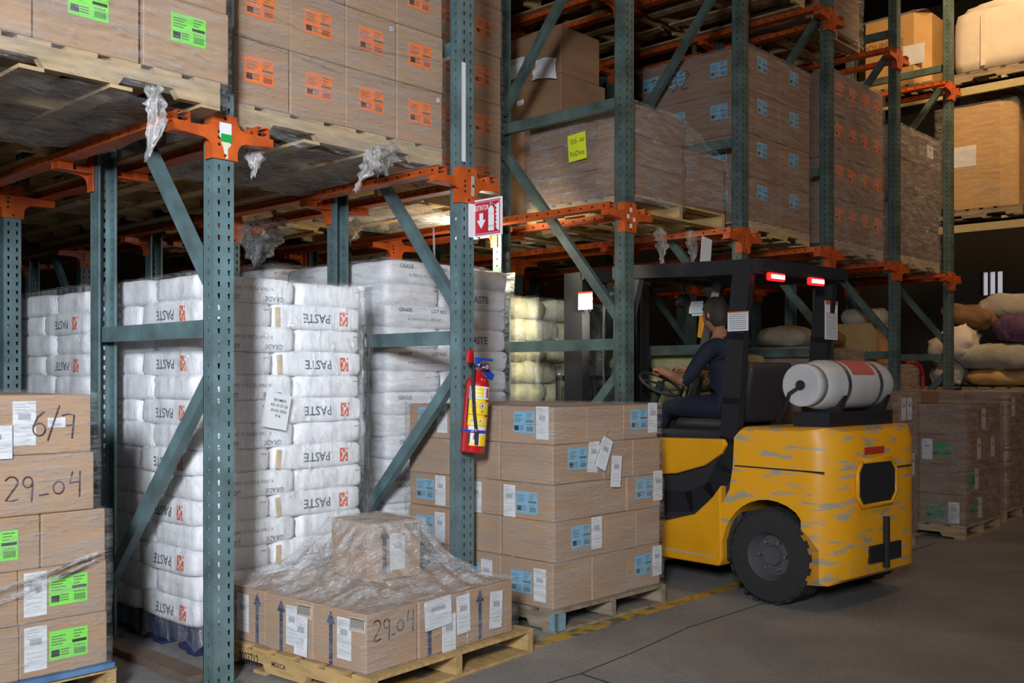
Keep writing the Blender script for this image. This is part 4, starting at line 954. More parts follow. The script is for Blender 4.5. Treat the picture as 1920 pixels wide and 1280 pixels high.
for (x, y, z, w_, d_, h_, rx, rz, m_, l) in [
    (10.25, -0.22, 1.235, 0.6, 0.95, 0.20, 0, 0.1, M_KRAFT, 'yellowish flat sack lowest of the loose sack pile'),
    (10.20, -0.14, 1.42, 0.6, 1.00, 0.32, 0, -0.1, M_SACKW, 'large cream sack in the middle of the loose sack pile'),
    (10.25, -0.45, 1.72, 0.55, 0.80, 0.34, 0.1, 0.1, M_SACKP, 'purple mesh sack on the loose sack pile'),
    (10.25, 0.44, 1.235, 0.5, 0.42, 0.34, 0, 0, M_SACKW, 'white sack left of the cream sack'),
    (10.15, 0.30, 1.56, 0.5, 0.62, 0.36, -0.5, 0, M_BULK, 'greyish sack leaning with knotted top beside the rack post'),
    (10.30, 0.25, 1.95, 0.5, 0.65, 0.26, 0.2, 0, M_SACKB, 'dark brown sack behind the leaning sack'),
    (10.45, -0.30, 2.02, 0.5, 0.95, 0.32, 0, 0, M_SACKW, 'pale sack topmost of the loose sack pile')]:
    bag(x, y, z, w_, d_, h_, l, 'loose sacks on the cross rack', rz, m_, name='sack', puff=2.9, wr=0.045, pinch=0.45, rx=rx)
b = MB(); b.tube([(8.55, 0.32, 1.50), (8.72, 0.29, 1.505), (8.80, 0.265, 1.46), (8.845, 0.26, 1.36), (8.85, 0.26, 1.22)], 0.018, 8)
tag(b.build('strap', mat('red_strap', (0.45, 0.01, 0.01), 0.5)), 'red curved strap hanging beside the dark box at the right', 'strap')
# load high in the fifth bay
f = Frame(6.25, 0.30); pallet(f, RT2, 1.05, 1.1, 'pallet high in the fifth bay under film-wrapped boxes', M_WOOD)
load(f, RT2 + 0.1185, [dict(h=0.35, cols=[0.52, 0.52], d=0.5, n=2)] * 3, 'film-wrapped box', 'topmost fifth bay load', m=M_CARD2)
wrap(f, -0.02, -0.02, 1.07, 1.04, RT2 + 0.03, RT2 + 1.18, F_SIDE2, 'hazy film round the load high in the fifth bay', 0.01, 45)

# ------------------------------------------------------------------ lamp between the racks
lp = empty('strip_lamp', (2.80, 1.05, 2.36)); tag(lp, 'bright work lamp fixed between the rack frames beside the projecting sign', 'lamp')
b = MB(); b.box(-0.03, 0, 0.02, 0.03, 0.34, 0.05); b.build('lamp_housing', M_STEEL, lp)
b = MB(); b.tube([(0, 0.01, 0), (0, 0.33, 0)], 0.018, 10); b.build('tube', mat('lamp_tube', (1.0, 0.95, 0.80), 0.5, emit=30), lp)
d = bpy.data.lights.new('strip_lamp_glow', 'POINT'); d.energy = 20; d.color = (1.0, 0.93, 0.70); d.shadow_soft_size = 0.06
o = bpy.data.objects.new('strip_lamp_glow', d); C.objects.link(o); o.location = (0.0, 0.15, -0.06); o.parent = lp

# ------------------------------------------------------------------ fire extinguisher and sign
ex = empty('fire_extinguisher', (1.488, -0.090, 0.945)); ex.rotation_euler = (R(2), R(4.5), R(0)); tag(ex, 'red fire extinguisher with yellow stickers hanging on the second rack frame', 'extinguisher')
b = MB(); rr = 0.066
b.lathe([(0.0, 0.0), (rr * 0.96, 0.0), (rr, 0.008), (rr, 0.345), (rr * 0.96, 0.37), (rr * 0.82, 0.395), (rr * 0.55, 0.413), (0.022, 0.420), (0.02, 0.44)], 32); b.build('cylinder', M_RED, ex, smooth=True)
b = MB(); b.lathe([(0.018, 0.438), (0.018, 0.475), (0.012, 0.49)], 14); b.tube([(-0.045, -0.005, 0.462), (0.0, 0, 0.462)], 0.011, 8); b.build('valve', M_CHROME, ex, smooth=True)
b = MB(); b.lathe([(0.019, -0.05), (0.019, -0.03)], 16, 'y', (0.014, 0, 0.462), 0); b.lathe([(0.014, -0.0505), (0.014, -0.05)], 16, 'y', (0.014, 0, 0.462), 1); b.build('pressure_gauge', [M_CHROME, mat('gauge_face', (0.5, 0.25, 0.2), 0.3)], ex)
b = MB(); b.prism([(-0.02, 0.48), (0.03, 0.48), (0.045, 0.465), (0.115, 0.425), (0.105, 0.395), (0.03, 0.445), (-0.015, 0.455)], 'y', -0.012, 0.012)
b.box(-0.025, -0.011, 0.498, 0.098, 0.011, 0.510); b.box(-0.022, -0.011, 0.478, 0.012, 0.011, 0.50); b.build('handle', M_BLUE, ex, bevel=0.003)
b = MB(); b.tube([(-0.045, -0.01, 0.462), (-0.068, -0.03, 0.44), (-0.080, -0.045, 0.39), (-0.078, -0.055, 0.30), (-0.068, -0.062, 0.21), (-0.052, -0.068, 0.13)], 0.0085, 10); b.build('hose', M_RUBBER, ex, smooth=True)
b = MB(); b.tube([(-0.052, -0.068, 0.13), (-0.048, -0.069, 0.115)], 0.010, 10, 1); b.tube([(-0.048, -0.069, 0.115), (-0.042, -0.070, 0.045)], [0.012, 0.009], 10, 0); b.build('nozzle', [M_RUBBER, M_STEEL], ex)
b = MB(); b.lathe([(rr + 0.003, 0.108), (rr + 0.003, 0.120)], 32); b.build('strap', M_BLUE, ex)
b = MB(); b.box(-0.075, 0.0, 0.475, -0.045, 0.03, 0.545); b.build('hook_tab', M_RED, ex, bevel=0.006)
def curved(b, a0, a1, z0, z1, mi, r=rr + 0.0012):
    n = max(2, int(abs(a1 - a0) / 6)); k = len(b.v)
    for i in range(n + 1):
        a = R(a0 + (a1 - a0) * i / n)
        for z in (z0, z1): b.v.append((r * math.sin(a), -r * math.cos(a), z))
    for i in range(n): b.f.append((k + 2 * i, k + 2 * i + 1, k + 2 * i + 3, k + 2 * i + 2)); b.m.append(mi)
b = MB()   # wrap-round labels seen from the aisle
LM = [M_WHITE, M_YELL, M_INK, mat('label_red', (0.6, 0.03, 0.02), 0.5), M_BAGTAN]
A = -47
curved(b, A - 35, A + 95, 0.285, 0.355, 0); curved(b, A - 38, A - 20, 0.16, 0.355, 2); curved(b, A - 15, A + 35, 0.295, 0.348, 1, rr + 0.0018); curved(b, A + 52, A + 66, 0.297, 0.345, 3, rr + 0.0018)
curved(b, A - 10, A + 25, 0.302, 0.312, 0, rr + 0.0024); curved(b, A - 8, A + 22, 0.322, 0.330, 0, rr + 0.0024)
curved(b, A - 30, A + 95, 0.205, 0.283, 1, rr + 0.0018); curved(b, A - 30, A + 95, 0.145, 0.202, 1, rr + 0.0018); curved(b, A - 25, A + 95, 0.122, 0.143, 0)
curved(b, A + 48, A + 95, 0.274, 0.283, 3, rr + 0.0026); curved(b, A + 48, A + 95, 0.193, 0.202, 3, rr + 0.0026)
curved(b, A - 15, A + 90, 0.038, 0.104, 0); curved(b, A - 15, A + 30, 0.038, 0.055, 1, rr + 0.002); curved(b, A + 35, A + 88, 0.038, 0.098, 1, rr + 0.002); curved(b, A - 22, A - 12, 0.045, 0.104, 2, rr + 0.002); curved(b, A + 2, A + 12, 0.07, 0.095, 3, rr + 0.002)
def disc(b, ac, zc, r0, mi, rad):
    k = len(b.v); 
    for t in range(16):
        a = 2 * PI * t / 16; an = R(ac) + r0 * math.cos(a) / rad; b.v.append((rad * math.sin(an), -rad * math.cos(an), zc + r0 * math.sin(a)))
    b.f.append(tuple(range(k, k + 16))); b.m.append(mi)
for ac, zc, r0 in ((A - 5, 0.252, 0.017), (A + 35, 0.252, 0.017), (A - 8, 0.172, 0.012), (A + 30, 0.172, 0.012)):
    disc(b, ac, zc, r0, 3 if r0 > .015 else 0, rr + 0.0028); disc(b, ac, zc, r0 * 0.86, 0, rr + 0.0034); [curved(b, ac - q_, ac + q_ * .6, zc - r0 * h_, zc - r0 * (h_ - 0.28), 2 if r0 > .015 else 3, rr + 0.004) for q_, h_ in ((3, -0.25), (5, 0.1), (7, 0.45))]
for ac in (A - 5, A + 35): curved(b, ac - 8, ac + 8, 0.222, 0.225, 2, rr + 0.0026); curved(b, ac - 6, ac + 6, 0.215, 0.218, 2, rr + 0.0026)
b.build('instruction_labels', LM, ex)
sg = empty('extinguisher_sign', (1.545, -0.006, 2.112)); tag(sg, 'red and white projecting sign reading EXTINTOR with down arrow', 'sign')
b = MB(); b.box(0.0, -0.004, 0, 0.048, 0, 0.205); b.box(0.042, -0.212, 0, 0.048, -0.004, 0.205); b.box(0.048, -0.004, 0, 0.09, 0, 0.205); b.build('sign_panel', M_SIGNW, sg)
b = MB()   # drawn in (u = towards the camera, z), on the face x = 0.042
b.box(0.008, -0.001, 0.010, 0.200, 0, 0.195, 0)
b.box(0.014, -0.0016, 0.016, 0.194, -0.0008, 0.018, 1); b.box(0.014, -0.0016, 0.187, 0.194, -0.0008, 0.189, 1); b.box(0.192, -0.0016, 0.016, 0.194, -0.0008, 0.189, 1); b.box(0.012, -0.0016, 0.016, 0.0135, -0.0008, 0.189, 1)
add_text(b, 'EXTINTOR', 0.040, 0.062, 0.156, -0.0017, 1, sx=0.55, bold=True)
b.prism([(0.045, 0.128), (0.073, 0.128), (0.073, 0.090), (0.092, 0.090), (0.059, 0.044), (0.026, 0.090), (0.045, 0.090)], 'y', -0.0018, -0.001, 1)
b.prism([(0.113, 0.028), (0.155, 0.028), (0.155, 0.135)] + arc(0.134, 0.135, 0.021, 0.028, 0, 180, 8)[1:], 'y', -0.0018, -0.001, 1)
b.prism([(0.128, 0.160), (0.140, 0.160), (0.140, 0.176), (0.128, 0.176)], 'y', -0.0018, -0.001, 1)
b.prism([(0.120, 0.172), (0.166, 0.166), (0.164, 0.158), (0.142, 0.176), (0.130, 0.182)], 'y', -0.0018, -0.001, 1)
fl = [(0.192, 0.170), (0.180, 0.172)]
for k in range(6): z = 0.158 - k * 0.022; fl += [(0.164 + (k % 2) * 0.003, z), (0.176, z - 0.012)]
fl += [(0.178, 0.03), (0.192, 0.024)]
b.prism(fl, 'y', -0.0018, -0.001, 1)
b.box(0.113, -0.0022, 0.050, 0.155, -0.0017, 0.0515, 2); b.box(0.113, -0.0022, 0.120, 0.155, -0.0017, 0.121, 2); b.box(0.113, -0.0022, 0.056, 0.155, -0.0017, 0.057, 2)
b.v = [(0.0415 + y, -x, z) for x, y, z in b.v]
b.build('sign_print', [M_SIGNR, M_SIGNW, M_INK], sg)
#@@PART3

b = MB(); b.box(-0.05, 0.12, 0, 0.06, 1.08, 0.035); tag(b.build('floor_plank', mat('brown_plank', (0.16, 0.11, 0.08), 0.8, var=0.3, scale=6), bevel=0.004), 'dark brown plank on the floor between the uprights of the nearest frame', 'plank')

for p_, l_ in (([(0.30, 0.068, 3.03), (0.62, 0.066, 2.985), (0.80, 0.062, 2.99), (1.40, 0.066, 3.06)], 'thin gathered film strand, upper one on the orange labelled load'), ([(0.14, 0.068, 2.90), (0.55, 0.066, 2.86), (0.80, 0.062, 2.845), (1.42, 0.066, 2.89)], 'thin gathered film strand, lower one on the orange labelled load')):
    rag(p_, l_, 0.016, F_SIDE2, 5, 10, 'film_strand')
# ------------------------------------------------------------------ forklift (local: +y forward, +x to its right, near side x = 0)
fk = empty('forklift', (3.08, -0.98, 0), R(-6)); tag(fk, 'yellow forklift with black mast and roof, driving into the third bay', 'forklift')
Wd = 1.08
def arcp(cy, cz, r, a0, a1, n): return [(cy + r * math.cos(R(a0 + (a1 - a0) * k / n)), cz + r * math.sin(R(a0 + (a1 - a0) * k / n))) for k in range(n + 1)]
def cw_profile():
    p = [(-0.40, 0.17)]
    p = [(-0.44, 0.62), (-0.445, 0.97), (-0.41, 1.035), (-0.34, 1.055), (0.10, 1.05), (0.20, 1.045), (0.245, 1.00), (0.255, 0.80), (0.28, 0.66), (0.36, 0.52)]
    p += [(0.352, 0.30)] + arcp(0, 0.285, 0.335, 12, 168, 14) + [(-0.335, 0.17), (-0.36, 0.155), (-0.42, 0.19), (-0.44, 0.30)]
    return p
b = MB(); prof = cw_profile(); xs = [0.0, 0.01, 0.03, 0.06, 0.10, 0.15, 0.21, 0.30, 0.54, 0.78, 0.87, 0.93, 0.98, 1.02, 1.05, 1.07, 1.08]
def insetx(x):
    e = min(x, Wd - x); r = 0.30
    return 0.30 - math.sqrt(max(0, r * r - (r - min(e, r)) ** 2)) if e < r else 0.0
inner = 0.80
rows_ = []
for x in xs:
    rear = -0.445 + insetx(x) * 0.75; top = 0.02 * (1 - min(1, min(x, Wd - x) / 0.05))
    rows_.append([(x, max(y, rear + (0.02 if z > 1.0 else 0)) if y < -0.2 or z > .6 else y, z - (top if z > 0.9 else 0)) for y, z in prof])
k = len(prof)
for r_ in rows_: b.v += r_
for i in range(len(rows_) - 1):
    for j in range(k): q = (j + 1) % k; b.f.append((i * k + j, i * k + q, (i + 1) * k + q, (i + 1) * k + j)); b.m.append(0)
b.f.append(tuple(range(k))); b.m.append(0); b.f.append(tuple(range((len(rows_) - 1) * k, len(rows_) * k))[::-1]); b.m.append(0)
b.build('counterweight', M_YELSC, fk, sharp=38)
b = MB(); b.box(-0.0035, -0.37, 0.803, 0.004, 0.24, 0.811); b.box(0.22, -0.450, 0.803, 0.86, -0.44, 0.811); b.build('panel_gap', M_DKHOLE, fk)
b = MB(); b.prism([(0.22, 0.66), (0.27, 0.60), (0.60, 0.60), (0.66, 0.66), (0.66, 0.80), (0.60, 0.86), (0.27, 0.86), (0.22, 0.80)], 'y', -0.452, -0.438, 0)  # flat dark plate stands for the shade inside the opening
b.build('opening_shade', M_DKHOLE, fk)['label'] = 'dark rear opening of the counterweight'
b = MB()
b.tube([(0.27, -0.45, 0.86), (0.60, -0.45, 0.86), (0.66, -0.45, 0.80), (0.66, -0.45, 0.66), (0.60, -0.45, 0.60), (0.27, -0.45, 0.60), (0.22, -0.45, 0.66), (0.22, -0.45, 0.80), (0.27, -0.45, 0.86)], 0.014, 8); b.build('opening_rim', M_YEL, fk, smooth=True)
b = MB(); b.box(0.36, -0.455, 0.26, 0.72, -0.435, 0.36); b.lathe([(0.02, 0.22), (0.02, 0.52)], 12, 'z', (0.54, -0.455, 0.0)); b.build('tow_pin', M_BLACK, fk)
b = MB(); b.box(0.30, -0.452, 0.90, 0.52, -0.446, 0.94); b.build('red_stripe', mat('red_paint', (0.55, 0.05, 0.02), 0.5), fk)
# side panels, step, sill
b = MB()
for x0, x1 in ((0.0, 0.04), (Wd - 0.04, Wd)):
    b = MB(); b.prism([(0.33, 0.965), (1.30, 0.94), (1.34, 0.90), (1.34, 0.685), (1.0, 0.69), (0.70, 0.725), (0.48, 0.79), (0.35, 0.87), (0.31, 0.93)], 'x', x0, x1); b.build('hood_side', M_YEL, fk, bevel=0.012)
b = MB()
for x0, x1 in ((-0.005, 0.12), (Wd - 0.12, Wd + 0.005)):
    b = MB(); b.prism([(0.335, 0.22), (0.36, 0.175), (1.20, 0.17), (1.25, 0.21), (1.25, 0.40), (0.80, 0.41), (0.55, 0.48), (0.41, 0.60), (0.345, 0.68)], 'x', x0, x1); b.build('sill', M_YEL, fk, bevel=0.012)
b = MB(); b.box(-0.006, 0.38, 0.225, 0.0, 1.2, 0.235); b.build('scrape_line', mat('bare_scrape', (0.45, 0.43, 0.38), 0.5), fk)
b = MB(); b.box(0.05, 0.24, 0.20, Wd - 0.05, 1.25, 0.92, ch=0.02); b.box(0.04, 1.2, 0.30, Wd - 0.04, 1.45, 1.05, ch=0.02); b.box(0.10, 0.10, 0.90, 0.98, 0.98, 1.0, ch=0.03); b.build('chassis', M_DARK, fk)
# fenders and wheels
def wheel(x, y, r, w_, lab):
    o = empty('wheel', (x, y, r)); o.parent = fk; b = MB(); t = w_ / 2
    b.lathe([(r * 0.50, -t), (r * 0.72, -t), (r * 0.93, -t * 0.95), (r * 0.985, -t * 0.75), (r * 0.985, t * 0.75), (r * 0.93, t * 0.95), (r * 0.72, t), (r * 0.50, t)], 36, 'x', cap=False)
    for k in range(22):
        a = 2 * PI * k / 22
        for s in (-1, 1):
            aa = a + (0.14 if s > 0 else 0); c, sn = math.cos(aa), math.sin(aa); n = len(b.v)
            for xx in (s * t * 0.10, s * t * 0.98):
                for rr_ in (r * 0.95, r * 1.0):
                    for da in (-0.075, 0.075): b.v.append((xx, rr_ * math.cos(aa + da + xx), rr_ * math.sin(aa + da + xx)))
            for q in ((0, 1, 3, 2), (4, 6, 7, 5), (0, 2, 6, 4), (1, 5, 7, 3), (2, 3, 7, 6)): b.f.append(tuple(n + i for i in q)); b.m.append(0)
    b.build('tyre', M_RUBBER, o)
    b = MB(); b.lathe([(0.0, -t * 0.55), (r * 0.20, -t * 0.6), (r * 0.22, -t * 0.35), (r * 0.42, -t * 0.30), (r * 0.50, -t * 0.85), (r * 0.53, -t * 0.98), (r * 0.53, t * 0.9), (0.0, t * 0.5)], 28, 'x')
    b.build('rim', mat('rim_grey', (0.09, 0.09, 0.095), 0.5), o)
    b = MB()
    for k in range(6): a = 2 * PI * k / 6; b.lathe([(0.011, -t * 0.62), (0.011, -t * 0.30)], 6, 'x', (0, r * 0.31 * math.cos(a), r * 0.31 * math.sin(a)))
    b.build('wheel_nuts', M_STEEL, o)
wheel(0.095, 0.0, 0.285, 0.20, 'rear'); wheel(Wd - 0.095, 0.0, 0.285, 0.20, 'rear'); wheel(0.13, 1.50, 0.33, 0.22, 'front'); wheel(Wd - 0.13, 1.50, 0.33, 0.22, 'front')
b = MB()
for x0, x1 in ((0.02, 0.24), (Wd - 0.24, Wd - 0.02)):
    b = MB(); o_ = arcp(1.5, 0.33, 0.42, 20, 170, 12); i_ = arcp(1.5, 0.33, 0.39, 170, 20, 12); b.prism(o_ + i_, 'x', x0, x1); b.build('front_fender', M_YEL, fk)
# overhead guard
for x in (0.05, Wd - 0.09):
    b = MB()
    pth = [(x + 0.02, 0.22, 2.02), (x + 0.02, 0.27, 1.6), (x + 0.02, 0.30, 1.2), (x + 0.02, 0.32, 0.95), (x + 0.02, 0.35, 0.78), (x + 0.02, 0.45, 0.62), (x + 0.02, 0.62, 0.55), (x + 0.02, 1.1, 0.50)]
    for p, q in zip(pth, pth[1:]):
        p = Vector(p); q = Vector(q); d_ = (q - p).normalized(); b.beam(p - d_ * 0.02, q + d_ * 0.02, 0.055, 0.13)
    b.build('rear_pillar', M_BLACK, fk)
for x in (0.09, Wd - 0.09): b = MB(); b.beam((x, 1.10, 2.04), (x, 1.40, 1.00), 0.05, 0.07); b.build('front_pillar', mat('grey_pillar', (0.10, 0.10, 0.11), 0.35, metal=0.4), fk)
b = MB()
for x in (0.05, Wd - 0.11): b.beam((x + 0.03, 0.10, 2.02), (x + 0.03, 1.30, 2.07), 0.06, 0.09)
for y in (0.12, 1.27): b.beam((0.06, y, 2.02 + y * 0.04), (Wd - 0.06, y, 2.02 + y * 0.04), 0.09, 0.075)
for k in range(7): x = 0.20 + k * 0.112; b.beam((x, 0.12, 2.03), (x, 1.27, 2.08), 0.03, 0.05)
b.build('overhead_guard', M_BLACK, fk)
for x, l in ((0.16, 'left'), (0.60, 'right')):
    b = MB(); b.box(-0.085, -0.03, -0.024, 0.085, 0, 0.024, 0, ch=0.008); b.box(-0.068, -0.034, -0.012, 0.068, -0.030, 0.012, 1, ch=0.0015); b.build('tail_lamp', [mat('tail_lamp_glow', (1.0, 0.01, 0.008), 0.3, emit=2.2), mat('tail_lamp_core', (1.0, 0.35, 0.28), 0.3, emit=9)], fk, (x, 0.07, 1.955))['label'] = 'lit red %s tail lamp' % l
    b = MB(); b.box(x - 0.02, 0.06, 1.97, x + 0.02, 0.10, 2.0); b.build('lamp_bracket', M_BLACK, fk)
for x, z0_ in ((0.06, 1.63), (Wd - 0.08, 1.60)):
    b = MB(); n_ = 8; b.box(-0.075, -0.006, 0, 0.075, 0, 0.12 if x < .5 else 0.26, 0)
    for k in range(n_ if x < .5 else 14): b.box(-0.065, -0.0075, 0.012 + k * 0.0125, 0.065, -0.006, 0.016 + k * 0.0125, 2)
    b.box(-0.075, -0.0078, 0.112 if x < .5 else 0.235, 0.075, -0.006, 0.12 if x < .5 else 0.26, 1)
    b.build('warning_label', [M_WHITE, M_LOGO, M_FADE], fk, (x if x > 0.5 else 0.035, 0.19 if x > .5 else 0.24, z0_), (0, 0, 0 if x > 0.5 else -PI / 2))
# mast
for x in (0.17, 0.83):
    b = MB(); b.prism([(x, 1.72), (x + 0.08, 1.72), (x + 0.08, 1.745), (x + 0.03, 1.745), (x + 0.03, 1.885), (x + 0.08, 1.885), (x + 0.08, 1.91), (x, 1.91)] if x < .5 else [(x, 1.72), (x + 0.08, 1.72), (x + 0.08, 1.91), (x, 1.91), (x, 1.885), (x + 0.05, 1.885), (x + 0.05, 1.745), (x, 1.745)], 'z', 0.06, 2.12)
    b.build('mast_outer_rail', M_BLACK, fk)
for x in (0.215, 0.81): b = MB(); b.box(x, 1.755, 0.10, x + 0.045, 1.875, 2.10); b.build('mast_inner_rail', mat('dark_steel', (0.07, 0.07, 0.075), 0.35, metal=0.5), fk)
for z in (0.30, 1.08, 2.06): b = MB(); b.box(0.17, 1.70, z, 0.91, 1.74, z + 0.09); b.build('mast_crossmember', M_BLACK, fk)
for x in (0.30, 0.78): b = MB(); b.tube([(x, 1.80, 0.15), (x, 1.80, 1.15)], 0.032, 12, 0); b.tube([(x, 1.80, 1.15), (x, 1.80, 2.08)], 0.022, 12, 1); b.build('lift_cylinder', [M_BLACK, M_CHROME], fk, smooth=True)
for x in (0.48, 0.60): b = MB(); b.box(x, 1.80, 0.3, x + 0.02, 1.808, 2.05); b.build('lift_chain', M_STEEL, fk)
b = MB(); b.box(0.12, 1.925, 0.20, 0.96, 1.955, 0.28); b.box(0.12, 1.925, 0.55, 0.96, 1.955, 0.63)
for x in (0.12, 0.32, 0.53, 0.74, 0.94): b.box(x, 1.93, 0.2, x + 0.025, 1.95, 1.35)
b.box(0.12, 1.93, 1.32, 0.965, 1.95, 1.36); b.build('load_backrest', M_BLACK, fk)
for x in (0.28, 0.70):
    b = MB(); b.prism([(1.96, 0.62), (2.0, 0.62), (2.0, 0.095), (2.95, 0.062), (2.95, 0.055), (1.96, 0.052)], 'x', x, x + 0.1); b.build('fork', M_BLACK, fk)
b = MB(); b.box(0, -0.006, 0, 0.14, 0, 0.13, 0); b.box(0, -0.0075, 0.118, 0.14, -0.006, 0.13, 1); b.build('warning_label', [M_WHITE, M_LOGO], fk, (0.165, 1.75, 1.84), (0, 0, -PI / 2))
b = MB(); b.box(0, 0, 0, 0.13, 0.01, 0.035); b.build('mirror', mat('bright_mirror', (0.85, 0.88, 0.9), 0.08, metal=1), fk, (0.23, 1.69, 1.83))
for x in (0.12, 0.86):
    b = MB(); b.lathe([(0.05, 0), (0.055, 0.03), (0.05, 0.055)], 18, 'y', (0, 0, 0), 0); b.lathe([(0.045, 0.055), (0.044, 0.06)], 18, 'y', (0, 0, 0), 1)
    b.build('headlamp', [M_BLACK, mat('headlamp_glow', (1, 0.93, 0.75), 0.3, emit=5)], fk, (x + 0.02, 1.32, 1.92))
hl = bpy.data.lights.new('headlamp_beam', 'SPOT'); hl.energy = 60; hl.color = (1.0, 0.93, 0.70); hl.spot_size = R(75); hl.spot_blend = 0.6; hl.shadow_soft_size = 0.05
o = bpy.data.objects.new('headlamp_beam', hl); C.objects.link(o); o.parent = fk; o.location = (0.10, 1.42, 1.92); o.rotation_euler = (R(62), 0, R(4))
# cockpit
b = MB(); b.box(0.30, 0.50, 0.99, 0.80, 0.98, 1.07, ch=0.03); b.build('seat', M_DARK, fk, bevel=0.01)
b = MB(); b.prism([(0.40, 1.05), (0.52, 1.05), (0.47, 1.42), (0.36, 1.45), (0.33, 1.40)], 'x', 0.31, 0.79); b.build('backrest', M_DARK, fk, bevel=0.02)
b = MB(); b.tube([(0.50, 1.42, 0.95), (0.50, 1.26, 1.28)], 0.03, 10); b.box(0.2, 1.28, 0.95, 0.9, 1.45, 1.14, ch=0.02); b.tube([(0.70, 1.25, 1.14), (0.70, 1.2, 1.30)], 0.008, 6); b.tube([(0.76, 1.25, 1.14), (0.76, 1.2, 1.30)], 0.008, 6); b.build('dashboard', M_DARK, fk)
sw = empty('steering_wheel', (0.50, 1.255, 1.295)); sw.parent = fk; sw.rotation_euler = (R(32), 0, 0)
b = MB(); P = [(0.155 * math.cos(2 * PI * k / 28), 0.155 * math.sin(2 * PI * k / 28), 0) for k in range(29)]; b.tube(P, 0.012, 8, cap=False); b.build('rim', M_DARK, sw, smooth=True)
b = MB()
for a in (0.5, 2.6, 4.7): b.beam((0, 0, 0), (0.155 * math.cos(a), 0.155 * math.sin(a), 0), 0.02, 0.01)
b.lathe([(0.03, -0.01), (0.03, 0.012)], 12); b.build('spokes', M_DARK, sw)
b = MB(); b.box(0, 0, 0, 0.16, 0.10, 0.09, ch=0.02); b.build('blue_bin', M_BLUE, fk, (0.12, 1.30, 1.06))
b = MB(); b.prism([(0, 0), (0.12, 0.03), (0.10, 0.19), (0.015, 0.17)], 'x', 0, 0.006); b.build('orange_flap', mat('amber_panel', (0.85, 0.33, 0.01), 0.4), fk, (0.98, 1.18, 1.62))
b = MB(); b.box(0, 0, 0, 0.008, 0.13, 0.09); b.box(-0.003, -0.05, -0.02, 0.008, 0.10, -0.004); b.build('mirror', mat('pale_mirror', (0.75, 0.82, 0.85), 0.3, emit=0.0), fk, (0.98, 1.25, 1.83))
# gas tank
tk = empty('gas_tank', (0.05, -0.17, 1.30)); tk.parent = fk; tk.scale = (0.92, 1, 1)
b = MB(); r0 = 0.150; b.lathe([(0.0, 0.10), (0.06, 0.105), (0.12, 0.13), (r0 * 0.93, 0.18), (r0, 0.23), (r0, 0.86), (r0 * 0.93, 0.92), (0.12, 0.97), (0.0, 0.985)], 32, 'x'); b.build('tank_body', M_TANK, tk, smooth=True)
b = MB(); b.lathe([(0.115, 0.03), (0.125, 0.03), (0.125, 0.13), (0.115, 0.13)], 24, 'x'); b.build('collar', M_TANK, tk, smooth=True)
b = MB(); b.lathe([(0.03, 0.02), (0.03, 0.12)], 12, 'x'); b.tube([(0.05, 0, 0), (0.0, 0.06, -0.05), (0.05, 0.12, -0.15), (0.1, 0.2, -0.22)], 0.012, 8); b.build('valve', M_BLACK, tk)
for x in (0.32, 0.72): b = MB(); b.lathe([(r0 + 0.004, x), (r0 + 0.004, x + 0.04)], 32, 'x', cap=False); b.build('clamp_band', M_STEEL, tk)
b = MB(); b.box(0.15, -0.12, -0.245, 0.95, 0.12, -0.16); 
for x in (0.25, 0.8): b.prism([(-0.12, -0.16), (0.12, -0.16), (0.16, -0.06), (0.10, -0.13), (-0.10, -0.13), (-0.16, -0.06)], 'x', x, x + 0.05)
b.build('tank_cradle', M_BLACK, tk)
b = MB()
for t in range(0, 12): a0 = R(60 + t * 8); a1 = R(60 + (t + 1) * 8); b.poly([(0.40, (r0 + .002) * math.cos(a0), (r0 + .002) * math.sin(a0)), (0.68, (r0 + .002) * math.cos(a0), (r0 + .002) * math.sin(a0)), (0.68, (r0 + .002) * math.cos(a1), (r0 + .002) * math.sin(a1)), (0.40, (r0 + .002) * math.cos(a1), (r0 + .002) * math.sin(a1))])
b.build('tank_label', mat('tank_red', (0.55, 0.12, 0.10), 0.5), tk)['label'] = 'faded red band on top of the tank'

# ------------------------------------------------------------------ driver
def skin(name, verts, edges, radii, mats, sub=2, root=0):
    me = bpy.data.meshes.new(name); me.from_pydata(verts, edges, []); o = bpy.data.objects.new(name, me); C.objects.link(o)
    o.modifiers.new('s', 'SKIN'); me.skin_vertices or None
    if not me.skin_vertices: 
        bm = bmesh.new(); bm.from_mesh(me); bm.verts.layers.skin.verify(); bm.to_mesh(me); bm.free()
    sv = me.skin_vertices[0].data
    for i, r_ in enumerate(radii): sv[i].radius = (r_, r_) if not isinstance(r_, tuple) else r_; sv[i].use_root = (i == root)
    sm = o.modifiers.new('sub', 'SUBSURF'); sm.levels = sub; sm.render_levels = sub
    dg = bpy.context.evaluated_depsgraph_get(); ev = o.evaluated_get(dg); m2 = bpy.data.meshes.new_from_object(ev)
    bpy.data.objects.remove(o); m2.materials.clear()
    for m in mats: m2.materials.append(m)
    m2.polygons.foreach_set('use_smooth', [True] * len(m2.polygons)); return m2
pe = empty('person', (3.08, -0.98, 0), R(-6)); tag(pe, 'forklift driver in dark navy shirt and trousers, seated with arms on the steering wheel', 'person')
V = []; E_ = []; RD = []
def J(p, r_, par=None):
    V.append(p); RD.append(r_); i = len(V) - 1
    if par is not None: E_.append((par, i))
    return i
pel = J((0.55, 0.64, 1.17), (0.155, 0.115)); bel = J((0.55, 0.66, 1.30), (0.145, 0.11), pel); ch = J((0.55, 0.70, 1.46), (0.165, 0.12), bel); up = J((0.55, 0.735, 1.56), (0.12, 0.085), ch); nk = J((0.55, 0.765, 1.645), 0.052, up); hd0 = J((0.55, 0.79, 1.70), 0.05, nk)
HN = []
